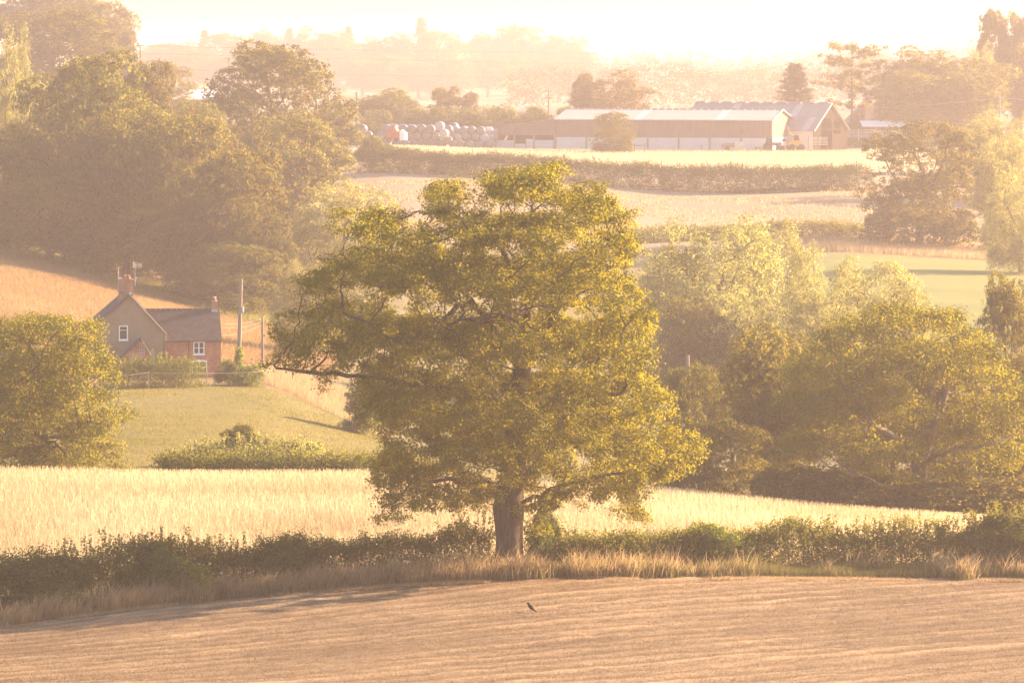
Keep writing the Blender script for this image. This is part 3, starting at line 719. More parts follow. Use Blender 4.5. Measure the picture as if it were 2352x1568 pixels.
# ------------------------------------------------------------------ woods, copses and single trees behind
GW = 'trees of the wood on the hillside behind the cottage'
for a in [
 ('broad',0, 40,402,300,250,'broad dark tree at the left edge of the picture, above the meadow'),
 ('dome',0, 185,398,128,330,'tallest dome shaped tree at the front of the left wood'),
 ('feather',0, 30,425,62,140,'pale drooping birch at the left edge, rising over the front wood trees'),
 ('broad',1, 320,394,245,300,'dark tree left of the sunlit shoulder of the wood'),
 ('dome',1, 425,390,268,260,'rounded wood tree with its right flank lit gold'),
 ('broad',2, 530,383,345,260,'wood tree with sunlit right shoulder below the large dome tree'),
 ('dome',2, 595,377,455,160,'last tree of the wood, at its right hand foot'),
 ('broad',2, 325,432,146,165,'small dark crown rising behind the tall dome shaped tree'),
 ('broad',2, 462,455,236,150,'small tree hiding the foot of the white roofed shed by the wood'),
 ('dome',0, 385,640,142,130,'faint rounded tree beside the white shed roof'),
 ('broad',0, 115,391,400,270,'dark low tree in the left wood over the meadow edge'),
 ('dome',2, 290,387,430,260,'shaded low tree in the middle of the wood, above the cottage chimney'),
 ('broad',1, 420,383,500,240,'shaded low tree of the wood above the cottage roof'),
 ('dome',1, 545,374,560,210,'shaded low tree of the wood behind the telegraph pole'),
 ('broad',0, 80,455,180,170,'mid tree between the birch and the tall dome shaped tree'),
 ('dome',1, 120,600,24,290,'wide hazy pale green tree on the hilltop, upper left'),
 ('broad',1, 235,680,-4,150,'ragged hazy tree standing against the sky, upper left'),
 ('broad',2, 95,690,-50,260,'tallest hazy tree cut by the top of the picture, upper left'),
 ('tall',0, 292,660,68,60,'narrow ragged tree against the white sky at the end of the hilltop'),
 ('dome',1, 240,410,205,220,'wood tree right of the tallest dome shaped tree, filling its shoulder'),
 ('broad',0, 130,405,245,260,'wood tree low in front of the birch'),
 ('dome',0, 490,399,300,200,'wood tree just left of the sunlit right shoulder'),
 ('full',0, 605,380,530,170,'leafy wood tree clothed to the ground at the right foot of the wood'),
 ('bush',0, 20,396,470,200,'bushy undergrowth at the wood edge, far left'),
 ('bush',1, 200,390,520,220,'bushy undergrowth at the wood edge over the meadow'),
 ('bush',2, 470,378,600,200,'bushy undergrowth at the wood edge behind the cottage roof'),
]: plant('woodland_tree' if a[0] != 'bush' else 'woodland_bush', a[0], a[1], a[2], a[3], a[4], a[5], a[6], 'tree' if a[0] != 'bush' else 'bush', GW)

for a in [
 ('dome',0, 645,480,102,335,'large dome crowned tree standing left of the bale stack'),
 ('broad',1, 655,436,262,285,'tree with thinning lower crown just below the large dome crowned tree'),
 ('feather',1, 785,384,420,235,'pale soft tree between the left wood and the big oak'),
 ('feather',2, 700,346,602,140,'small pale tree just left of the big oak crown'),
 ('broad',2, 850,352,720,160,'shaded small tree behind the left arm of the big oak'),
 ('dome',2, 1412,618,163,180,'hazy dome shaped tree behind the long barn roof'),
 ('tall',1, 1340,640,170,60,'thin faint tree left of the dome shaped tree behind the barn'),
 ('broad',0, 890,612,205,145,'hazy round tree behind the left end of the bale stack'),
 ('tall',0, 1025,622,200,75,'small hazy pointed tree behind the bales'),
 ('dome',1, 1080,622,213,50,'small hazy round tree behind the bales'),
 ('full',1, 1405,556,258,100,'slim tree growing in front of the long barn wall'),
 ('spruce',0, 1825,610,147,130,'hazy dark spruce behind the barns'),
 ('pine',0, 1957,612,97,135,'tall pine with open flat branches behind the barns'),
 ('dome',2, 2105,608,110,200,'dark rounded tree behind the farmhouse roof'),
 ('tall',1, 2280,616,25,80,'left one of two tall poplars at the upper right'),
 ('tall',0, 2335,616,32,75,'right one of two tall poplars at the upper right'),
 ('broad',0, 2205,602,122,250,'large pale tree behind the T shaped power pole'),
 ('full',1, 2120,598,165,205,'pale tree next to the farmhouse chimney'),
 ('feather',0, 2250,610,95,90,'pale upright tree under the two poplars'),
 ('broad',1, 2345,615,100,140,'golden tree at the right edge under the poplars'),
 ('bush',1, 1966,604,272,48,'yellow bush between the open barn and the farmhouse'),
 ('dome',0, 1715,1000,158,135,'very faint round tree far behind the barn roof'),
 ('dome',1, 1990,950,120,130,'very faint tree behind the pine'),
 ('full',0, 2112,428,284,285,'big round tree clothed to the ground beside the mown field'),
 ('feather',1, 2310,470,262,190,'soft pale tree behind the silver willow'),
 ('feather',2, 2320,424,322,150,'silvery willow, upper one at the right edge'),
 ('feather',0, 2345,398,372,170,'silvery willow, nearest one at the right edge'),
 ('bush',0, 2240,500,300,160,'rough bush under the T shaped power pole'),
 ('feather',1, 1640,336,508,330,'biggest pale sunlit tree right of the oak'),
 ('feather',2, 1775,345,520,200,'pale tree on the right shoulder of the biggest pale tree'),
 ('feather',0, 1850,340,552,110,'small pale tree beside the green field'),
 ('broad',2, 1555,340,570,150,'dull tree showing just right of the oak crown'),
 ('feather',0, 1720,322,650,220,'pale tree in front of the biggest pale tree'),
 ('broad',1, 1600,322,690,200,'shaded tree low behind the right side of the oak'),
 ('feather',2, 1985,326,598,235,'pale feathery tree left of the green field'),
 ('feather',1, 1890,320,650,170,'pale feathery tree above the dark oaks'),
 ('feather',0, 2095,325,645,160,'pale feathery tree at the lower edge of the green field'),
 ('dome',1, 1780,315,760,200,'shaded round tree behind the dark oaks'),
]: plant({'spruce': 'spruce_tree', 'pine': 'pine_tree', 'bush': 'bush'}.get(a[0], 'tree'), a[0], a[1], a[2], a[3], a[4], a[5], a[6], 'bush' if a[0] == 'bush' else 'tree')

GR = 'dark trees at the right, beyond the golden field'
for a in [
 ('broad',0, 1795,252,752,300,'dark round tree left of the broad oak with bare limbs'),
 ('dome',0, 2325,268,640,190,'dark tree at the right edge, highest of the dark group'),
 ('broad',1, 2330,250,820,220,'dark tree at the right edge, lower one'),
 ('dome',1, 1592,265,842,150,'small dark tree with a post behind it, right of the oak'),
 ('full',1, 1690,247,965,210,'dark low tree left of the broad oak, touching the golden field'),
 ('dome',2, 1500,250,1010,200,'dark low tree behind the right skirt of the big oak'),
 ('broad',2, 2215,266,815,330,'shaded tree filling the gap behind the bare pale limbs'),
 ('dome',1, 2050,268,860,260,'shaded tree low behind the broad oak with bare limbs'),
 ('broad',0, 2345,258,930,240,'low shaded tree in the corner right of the bare limbs'),
 ('bush',0, 1850,238,1072,280,'dark bush at the golden field edge under the round tree'),
 ('bush',1, 2020,237,1092,300,'dark bush at the golden field edge under the broad oak'),
 ('bush',2, 2190,236,1105,300,'dark bush at the golden field edge right of the bare limbs'),
 ('bush',0, 2340,235,1100,280,'dark bush at the golden field edge, right edge of the picture'),
]: plant('dark_tree' if a[0] != 'bush' else 'dark_bush', a[0], a[1], a[2], a[3], a[4], a[5], a[6], 'tree' if a[0] != 'bush' else 'bush', GR, mat=M['leaf_dark'])

# bushes behind the bales and barn
for i, (px, d, top, w, lab) in enumerate([(865,604,253,80,'hazy bush left of the bale stack'), (955,606,252,110,'hazy bush behind the bales, leftmost of its row'), (1040,606,246,120,'hazy bush behind the middle of the bales'),
    (1135,606,243,120,'hazy bush behind the right end of the bales'), (1225,604,247,110,'hazy bush behind the sloping shed roof'), (1300,604,246,70,'hazy bush beside the left end of the barn roof'), (820,560,300,90,'bush at the foot of the tall pole by the bales')]):
    plant('bush', 'bush', i, px, d, top, w, lab, 'bush', 'bushes behind the bale stack')

# far wood on the skyline
GF = 'trees of the far hazy wood on the skyline'
far = [(338,112),(385,100),(430,96),(470,70),(520,78),(565,84),(612,72),(665,66),(715,62),(760,74),(800,62),(850,84),(900,78),(1010,72),(1050,92),(1120,78),(1180,60),(1245,66),(1295,84),(1330,116)]
_r = random.Random(4)
for i, (px, top) in enumerate(far):
    spec = {3: 'ragged trees', }.get(i)
    kind = 'spruce' if px in (470, 665, 800) else ('broad' if i % 3 == 0 else 'dome')
    lab = {470: 'faint pointed conifer on the skyline left of the large dome tree', 665: 'faint pointed conifer on the skyline, above the large dome tree', 800: 'faint pointed conifer on the skyline, right above the large dome tree',
           1180: 'faint tall tree on the skyline with sky showing through, left half of a pair', 1245: 'faint tall tree on the skyline, right half of a pair', 1330: 'faint small tree where the far wood drops to the pale hills'}.get(px, 'faint rounded tree in the front of the far hazy wood on the skyline')
    plant('far_tree', kind, i, px, 1090 + _r.uniform(-20, 40), top, (60 if kind == 'spruce' else 112), lab, 'tree', GF)
plant('spruce_tree', 'spruce', 0, 968, 1080, 42, 70, 'faint single conifer standing highest on the skyline', 'tree', GF)
for i, px in enumerate(range(350, 1340, 78)):
    plant('far_tree', 'dome' if i % 2 else 'broad', i, px + _r.uniform(-20, 20), 1020 + _r.uniform(-15, 15), 128 + _r.uniform(-14, 22), 120, 'faint rounded tree in the lower row of the far hazy wood', 'tree', 'lower trees of the far hazy wood')

# far-off wooded hills: one mass
def distant_wood():
    rng = np.random.default_rng(31); L = []
    top = lambda px: np.interp(px, [1250, 1340, 1420, 1480, 1560, 1640, 1700, 1800, 1900, 2000, 2120, 2360], [118, 116, 118, 108, 108, 124, 122, 114, 103, 99, 96, 92])
    for px in np.arange(1180, 2460, 13):
        for d0 in (860, 960, 1080, 1250):
            d = DM(d0); p = px + rng.uniform(-12, 12); x = (p - W / 2) / F * d; g = float(ground(x, d)); t = ZC - (top(p) + (1250 - d0) * .10 + 4 + rng.uniform(-3, 8) - YH) / F * d
            wr = rng.uniform(5, 9) * d / 1800 * 1.2; yj = d + rng.uniform(-20, 20); L.append((x, yj, t - wr * .7, wr, wr, wr * .75)); L.append((x + rng.uniform(-4, 4), yj - 6, t - wr * 1.7, wr * .9, wr, wr * .8))
    C, DR = lobe_points(L, 8500, rng, -.5, .1, True); Lp, tone, out = clump_leaves(C, 15, .9, rng, .6, DR)
    tag(link(bpy.data.objects.new('distant_wood', leaves_mesh('distant_wood', Lp, .95, .7, M['leaf_far'], rng, tone, .1, out))), 'faint wooded hills fading into the bright haze, upper right', 'wood', kind='stuff')
distant_wood()

# ------------------------------------------------------------------ hedges
def hedge(name, label, path, per_m, leaf, size, mat, seed, shoots=0, group=None, stems=True, mat2=None, dense=1.0):
    """path: (px, distance, width, height) control points"""
    rng = np.random.default_rng(seed); p = np.array(path, float); p[:, 2] *= FS(p[0, 1]); p[:, 3] *= FS(p[0, 1]); p[:, 1] = DM(p[:, 1])
    X = (p[:, 0] - W / 2) / F * p[:, 1]; Y = p[:, 1]; sl = np.concatenate([[0], np.cumsum(np.hypot(np.diff(X), np.diff(Y)))])
    n = int(sl[-1] * per_m); t = rng.random(n) * sl[-1]
    cx = np.interp(t, sl, X); cy = np.interp(t, sl, Y); w = np.interp(t, sl, p[:, 2]) * (.8 + .5 * vnoise(t * .45, t * 0, seed)); h = np.interp(t, sl, p[:, 3]) * (.86 + .16 * vnoise(t * .4, t * 0 + 7, seed) + .12 * vnoise(t * 1.9, t * 0 + 3, seed))
    a = rng.uniform(-.15, math.pi + .15, n); rr = rng.uniform(.78, 1.03, n)
    ca, sa = np.cos(a), np.sin(a); sq = lambda v, e: np.sign(v) * np.abs(v) ** e
    lx = sq(ca, .75) * w * .5 * rr; lz = sq(np.maximum(sa, 0), .6) * h * rr + (a < 0) * 0
    lz = np.where(rng.random(n) < .25, lz * rng.random(n), lz)
    j = rng.normal(0, .10, (n, 3)) * max(1, size / .12 * .6)
    tx = np.gradient(X, sl); ty = np.gradient(Y, sl); tx = np.interp(t, sl, tx); ty = np.interp(t, sl, ty); l_ = np.hypot(tx, ty)
    x = cx - ty / l_ * lx + j[:, 0]; y = cy + tx / l_ * lx + j[:, 1]
    ox, oy = float(X[len(X) // 2]), float(Y[len(Y) // 2]); oz = float(ground(ox, oy))
    C = np.stack([x - ox, y - oy, ground(x, y) - oz + np.maximum(lz + j[:, 2], .03)], -1)
    Lp, tone = clump_leaves(C, leaf, size * 1.1, rng, .9)
    tone = np.clip(tone * .6 + .4 * vnoise(Lp[:, 0] * .35 + 50, Lp[:, 1] * .0 + Lp[:, 2] * .3, seed + 1), 0, 1)
    if shoots:
        k = int(sl[-1] * shoots); ts = rng.random(k) * sl[-1]; good = vnoise(ts * .3, ts * 0 + 11, seed) > .45; ts = ts[good]; k = len(ts)
        hx = np.interp(ts, sl, X) - ox + rng.normal(0, .35, k); hy = np.interp(ts, sl, Y) - oy + rng.normal(0, .3, k); hh = np.interp(ts, sl, p[:, 3]) * (.88 + .2 * rng.random(k))
        gl = ground(hx + ox, hy + oy) - oz; ln = rng.uniform(.25, .8, k); m = 9
        f = np.linspace(0, 1, m)[None, :]; dx = rng.normal(0, .25, k)
        sx = hx[:, None] + dx[:, None] * f * ln[:, None]; sy = hy[:, None] + 0 * f; sz = (gl + hh)[:, None] + f * ln[:, None]
        Q = np.stack([sx, sy, sz], -1).reshape(-1, 3); Q = np.repeat(Q, 3, 0) + rng.normal(0, .035, (len(Q) * 3, 3))
        Lp = np.concatenate([Lp, Q]); tone = np.concatenate([tone, rng.uniform(.4, 1, len(Q))])
    th = thing(name, label, 'hedge', (ox, oy, oz), 0, group)
    o = link(bpy.data.objects.new('foliage', leaves_mesh(name + '_foliage', Lp, size, size * .65, mat, rng, tone)), th); o['kind'] = 'stuff'
    if stems:
        b = MB()
        for q in np.arange(.4, sl[-1], .9):
            x_ = float(np.interp(q, sl, X)) + rng.normal(0, .1); y_ = float(np.interp(q, sl, Y)) + rng.normal(0, .12); hh = float(np.interp(q, sl, p[:, 3])); g = float(ground(x_, y_))
            b.tube([(x_ - ox, y_ - oy, g - oz - .1), (x_ - ox + rng.normal(0, .1), y_ - oy, g - oz + hh * .45), (x_ - ox + rng.normal(0, .25), y_ - oy, g - oz + hh * .85)], [.045, .03, .012], 4)
        o = b.build('stems', M['bark'], th); o['kind'] = 'stuff'
    return th

def hd(px, off=.6): return float(dh(px)) + off
hedge('field_hedge', 'long dark hedge left of the big oak, between stubble and golden field',
      [(px, hd(px), 1.7, h) for px, h in [(-140,2.55),(0,2.6),(100,2.75),(190,2.4),(290,2.7),(370,2.7),(450,2.25),(520,2.0),(640,2.4),(700,2.3),(790,2.0),(860,2.1),(1000,2.0),(1080,2.1),(1128,2.2)]],
      280, 13, .12, M['leaf_hedge'], 41, 12, 'hedges along the stubble field')
hedge('field_hedge', 'lower hedge right of the big oak with long upright shoots',
      [(px, hd(px), 1.7, h) for px, h in [(1212,2.0),(1290,1.6),(1400,1.75),(1560,1.8),(1640,2.1),(1700,1.95),(1780,2.3),(1850,2.3),(1920,1.8),(2000,1.95),(2100,2.1),(2200,2.0),(2270,2.5),(2352,2.6),(2480,2.6)]],
      280, 13, .12, M['leaf_hedge'], 42, 24, 'hedges along the stubble field')
for i, (px, off, top, w, lab, mt) in enumerate([(372,.0,1250,250,'bright green bush bulging from the left hedge','leaf_bright'), (668,.1,1236,190,'fresh green bush in the hedge left of the oak','leaf_bright'), (90,.0,1288,300,'dark bush at the left end of the long hedge','leaf_hedge'),
    (1640,.2,1204,230,'fresh green bush in the hedge right of the oak','leaf_bright'), (2310,-.1,1184,280,'tall bush at the right end of the hedge','leaf_hedge'), (1250,.3,1172,115,'slender shrub against the right side of the oak trunk','leaf_bright')]):
    plant('hedge_bush', 'bush', i, px, hd(px, off), top, w, lab, 'bush', 'bushes in the field hedges', mat=M[mt], depth_ratio=.5)

hedge('hedge', 'clipped hedge with pale flowers in front of the brick cottage', [(px, row_d(px, by, 290, 325) , 1.8, h) for px, by, h in [(232,890,1.5),(300,889,1.8),(380,889,2.0),(430,889,1.95),(462,888,1.5)]], 130, 10, .16, M['leaf_hedge'], 43, 4, None)
hedge('hedge', 'low dark hedge behind the golden field, left of the oak', [(px, 246.0, 2.4, h) for px, h in [(362,1.4),(450,1.6),(600,1.6),(750,1.45),(860,1.4),(930,1.3)]], 150, 10, .17, M['leaf_hedge'], 44, 0)
hedge('bramble_mound', 'mound of pale green brambles above the low dark hedge', [(px, 250.0, 4.0, h) for px, h in [(400,1.0),(480,1.7),(540,1.9),(600,1.9),(660,1.75),(730,1.6),(820,1.0)]], 170, 10, .17, M['leaf_pale'], 45, 14, None, False)
plant('clipped_bush', 'bush', 1, 553, 256.5, 975, 120, 'small dense rounded bush behind the bramble mound', 'bush', mat=M['leaf_dark'])
plant('bush', 'bush', 0, 525, 309, 826, 62, 'dark bush at the right corner of the cottage', 'bush')
plant('bush', 'bush', 2, 575, 308, 838, 70, 'golden lit bush at the foot of the ivy clad pole', 'bush', mat=M['leaf_bright'])
plant('bush', 'bush', 1, 835, 290, 880, 110, 'hazy shrub under the left arm of the oak', 'bush')
hedge('hedge', 'thick tall hedge belt across the field below the barns', [(px, row_d(px, by, 440, 520), 4, hgt) for px, by, hgt in [(845,392,2.6),(960,396,2.4),(1100,405,2.5),(1300,418,2.6),(1500,434,2.6),(1700,441,2.7),(1850,437,2.6),(1985,433,2.4)]], 150, 11, .2, M['leaf_far'], 46, .5, None, False)
plant('bush', 'bush', 0, 862, 500, 312, 100, 'rounded bush ending the hedge belt below the bales', 'bush')
hedge('hedge', 'low hazy hedge at the foot of the mown field, right of the oak', [(px, row_d(px, by, 405, 450), 3, hgt) for px, by, hgt in [(1440,556,1.0),(1560,550,1.2),(1700,548,1.1),(1800,550,1.6),(1900,550,1.7),(1985,552,1.6)]], 80, 9, .24, M['leaf_dark'], 47, .6, None, False)

# ------------------------------------------------------------------ grasses
def scatter(n, px0, px1, d0, d1, rng):
    """points spread evenly over the ground between two pixel columns and two distances (numbers or functions of the column)"""
    px = rng.uniform(px0, px1, n); lo = d0(px) if callable(d0) else d0; hi = d1(px) if callable(d1) else d1
    d = DM(lo + (hi - lo) * rng.random(n)); x = (px - W / 2) / F * d
    return np.stack([x, d, ground(x, d)], -1), px

def grass(name, label, B, h, w, lean, mat, seed, tone=None, wind=(0, 0), head=False, single=False):
    me = blades_mesh(name, B, h, w, lean, mat, np.random.default_rng(seed), tone, wind, head, single)
    return tag(link(bpy.data.objects.new(name, me)), label, 'grass', kind='stuff')

rng = np.random.default_rng(77)
B, px = scatter(290000, -120, 2470, lambda p: dh(p) + 1.6, 233.0, rng)
pn = vnoise(B[:, 0] * .11 + 40, B[:, 1] * .16, 5); tone = np.clip(.25 + .65 * pn + rng.normal(0, .16, len(B)), 0, 1)
grass('tall_grass', 'tall pale golden hay grass glowing in the low sun behind the hedge', B, .50 + .25 * pn, .022, .17, M['straw'], 1, tone, (-.05, -.04), True, True)
# loose clumps of dry grass along the foot of the hedge
K, _ = scatter(1900, -150, 2480, lambda p: dh(p) - 2.6, lambda p: dh(p) - .1, rng)
kp = W / 2 + F * K[:, 0] / K[:, 1]; dens = vnoise(K[:, 0] * .5, K[:, 1] * .3, 9) + .15 * rng.random(len(K)); K = K[dens > .40 + np.clip((kp - 1250) / 400, 0, 1) * .07]; kh = rng.uniform(.35, 1.0, len(K)) * np.where(rng.random(len(K)) < .3, 1.35, 1); kl = rng.normal(0, .25, (len(K), 2))
idx = np.repeat(np.arange(len(K)), 34); B = K[idx] + rng.normal(0, 1, (len(idx), 3)) * np.array([.22, .16, 0]); B[:, 2] = ground(B[:, 0], B[:, 1])
bp = W / 2 + F * B[:, 0] / B[:, 1]; green = rng.random(len(B)) < .7 * vnoise(B[:, 0] * .3 + 9, B[:, 1] * .2, 12) * np.interp(bp, [0, 1150, 1300, 2352], [.3, .7, 1.25, 1.35])
grass('verge_grass', 'dry pinkish grass leaning along the foot of the hedge', B[~green], kh[idx][~green], .022, .30, M['dry_grass'], 2, np.clip(rng.normal(.5, .22, (~green).sum()), 0, 1), (.12, -.15), True)
grass('verge_green_grass', 'greener grass among the dry stems under the hedge', B[green], kh[idx][green] * .75, .022, .25, M['green_grass'], 3)
B, px = scatter(30000, 1190, 2480, lambda p: dh(p) - 2.3, lambda p: dh(p) + .2, rng)
grass('verge_green_grass', 'rough green grass filling the foot of the right hand hedge', B, .30 + .55 * vnoise(B[:, 0] * .7, B[:, 1] * .6, 51), .026, .28, M['verge_blade'], 14, None, (.05, -.08), False, True)
B, px = scatter(26000, -150, 2480, lambda p: dh(p) - 3.6 , lambda p: dh(p) - 2.4, rng)
dd = vnoise(B[:, 0] * .35, B[:, 1] * .4, 21); B = B[dd > .38]
grass('cut_hay', 'line of loose cut hay lying along the edge of the stubble', B + np.array([0, 0, .02]), .16, .03, 1.1, M['dry_grass'], 4, np.clip(rng.normal(.75, .2, len(B)), 0, 1))
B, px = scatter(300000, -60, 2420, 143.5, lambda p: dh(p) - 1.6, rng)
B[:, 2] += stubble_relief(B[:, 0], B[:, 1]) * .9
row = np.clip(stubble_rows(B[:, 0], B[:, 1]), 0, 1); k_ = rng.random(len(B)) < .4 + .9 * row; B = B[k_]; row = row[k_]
grass('stubble', 'short cut stubble lying in rows over the foreground field', B, .085, .034, .9, M['stubble_blade'], 5, np.clip(.02 + 1.0 * row + .25 * (vnoise(B[:, 0] * .2, B[:, 1] * .12, 33) - .5) + rng.normal(0, .16, len(B)), 0, 1), (.1, -.2), False, True)  # blades paler on the rows: dry swath, also lightened like sunlit ridge tops
B, px = scatter(90000, -120, 780, lambda p: np.interp(p, [0, 300, 640, 780], [322, 322, 330, 330]), lambda p: np.interp(p, [-100, 0, 300, 430, 620, 780], [412, 404, 392, 383, 374, 372]), rng)
pn = vnoise(B[:, 0] * .09, B[:, 1] * .06, 6); grass('meadow_grass', 'long reddish gold grass on the slope behind the cottage', B, .28 + .22 * pn, .05, .3, M['meadow_grass'], 6, np.clip(.2 + .6 * pn + rng.normal(0, .1, len(B)), 0, 1), (-.1, 0), False, True)
B, px = scatter(12000, 0, 700, lambda p: np.interp(p, [0, 300, 430, 640], [392, 378, 372, 366]), lambda p: np.interp(p, [0, 300, 430, 640], [408, 396, 388, 378]), rng)
grass('meadow_margin_grass', 'greener rough grass along the edge of the wood', B, .6, .07, .25, M['green_grass'], 7)
B, px = scatter(110000, 180, 1020, 240, lambda p: np.interp(p, *PAST), rng)
pn = vnoise(B[:, 0] * .25, B[:, 1] * .12, 8); B = B[rng.random(len(B)) < .25 + .9 * pn]
pt = vnoise(B[:, 0] * .12, B[:, 1] * .05, 18); grass('pasture_tufts', 'short yellow green tufts over the grazed pasture', B, .07 + .10 * vnoise(B[:, 0] * .5, B[:, 1] * .3, 19) ** 2, .05, .5, M['pasture_blade'], 8, np.clip(pt * 1.1 - .05 + rng.normal(0, .12, len(B)), 0, 1), (0, 0), False, True)
B, px = scatter(14000, 610, 900, lambda p: np.interp(p, [610, 780, 960], [312, 298, 284]), lambda p: np.interp(p, [610, 780, 960], [330, 322, 300]), rng)
grass('dry_reed_grass', 'tall pale dry grass running down from the cottage to the stream', B, .7, .04, .3, M['dry_grass'], 9, None, (0, 0), False, True)
B, px = scatter(24000, 1780, 2480, 415, 436, rng)
grass('reed_bed', 'band of pale reeds above the green field', B, .9, .06, .25, M['dry_grass'], 10, None, (0, 0), False, True)
B, px = scatter(30000, 830, 2010, 498, 565, rng)
grass('ripe_grass', 'pale ripe grass in the strip in front of the barns', B, .30, .08, .2, M['straw'], 11)
B, px = scatter(26000, 760, 2010, 425, 476, rng); pn = vnoise(B[:, 0] * .08, B[:, 1] * .1, 14); B = B[pn > .35]
grass('mown_tufts', 'soft pinkish tufts left over the mown field', B, .28, .10, .4, M['dry_grass'], 12)
B, px = scatter(5000, 1130, 1990, 560, 568, rng)
grass('yard_weeds', 'dry weeds along the foot of the barn walls', B, .35, .05, .3, M['meadow_grass'], 13)

# ------------------------------------------------------------------ brick cottage
def solve_base(px, d): return gz(px, d)

def tiled_slope(name, a, b, c, d, parent, mat, course=.10, tw=.17, seed=0):
    """rows of overlapping tiles on the roof plane a-b (eave) to d-c (ridge): one joined part"""
    r = random.Random(seed); a, b, c, d = map(Vector, (a, b, c, d)); m = MB()
    sl = ((d - a).length + (c - b).length) / 2; nr = max(2, int(sl / course)); n = (b - a).cross(d - a).normalized()
    for i in range(nr):
        f0, f1 = i / nr, min(1, (i + 1.25) / nr)
        l0, r0 = a.lerp(d, f0), b.lerp(c, f0); l1, r1 = a.lerp(d, f1), b.lerp(c, f1)
        k = max(1, int((r0 - l0).length / tw)); off = .5 if i % 2 else 0
        for j in range(k + (1 if off else 0)):
            u0 = max(0, (j - off) / k); u1 = min(1, (j + 1 - off) / k - .006)
            if u1 <= u0: continue
            lift = .022 + r.uniform(0, .012); lo = .004 + r.uniform(0, .003)
            p = [l0.lerp(r0, u0) + n * lift, l0.lerp(r0, u1) + n * lift, l1.lerp(r1, u1) + n * lo, l1.lerp(r1, u0) + n * lo]
            q = [l0.lerp(r0, u0), l0.lerp(r0, u1)]
            o = len(m.v); m.v += [tuple(x) for x in p + q]; m.f += [(o, o + 1, o + 2, o + 3), (o + 4, o + 5, o + 1, o)]
    o = m.build(name, mat, parent); o['kind'] = 'stuff'; return o

def casement(parent, x0, x1, z0, z1, y, mull, trans, arched=False, sill=True):
    """white framed window; mull: vertical bars, trans: horizontal bars (fractions)"""
    t = .085; w = x1 - x0; h = z1 - z0
    fr = MB()
    fr.box(x0, x0 + t, y - .05, y + .05, z0, z1); fr.box(x1 - t, x1, y - .05, y + .05, z0, z1)
    fr.box(x0 + t, x1 - t, y - .05, y + .05, z0, z0 + t); fr.box(x0 + t, x1 - t, y - .05, y + .05, z1 - t, z1)
    if arched:
        pts = [(x0 + w * i / 8, z1 + .10 * math.sin(math.pi * i / 8)) for i in range(9)]
        fr.prism(pts + [], y - .05, y + .05)
    o = fr.build('window', M['white_paint'], parent)
    xs = [0] + list(mull) + [1]; zs = [0] + list(trans) + [1]
    for f in mull:
        MB().box(x0 + w * f - .045, x0 + w * f + .045, y - .045, y + .045, z0 + t, z1 - t).build('mullion', M['white_paint'], o)
    for f in trans:
        for i in range(len(xs) - 1):
            MB().box(x0 + w * xs[i] + .05, x0 + w * xs[i + 1] - .05, y - .035, y + .035, z0 + h * f - .022, z0 + h * f + .022).build('glazing_bar', M['white_paint'], o)
    for i in range(len(xs) - 1):
        for j in range(len(zs) - 1):
            MB().box(x0 + w * xs[i] + .045, x0 + w * xs[i + 1] - .045, y + .0, y + .012, z0 + h * zs[j] + .02, z0 + h * zs[j + 1] - .02).build('pane', M['glass'], o)
    if sill: MB().box(x0 - .06, x1 + .06, y - .12, y - .052, z0 - .07, z0 - .002).build('sill', M['white_paint'] if not arched else M['concrete'], o)
    return o

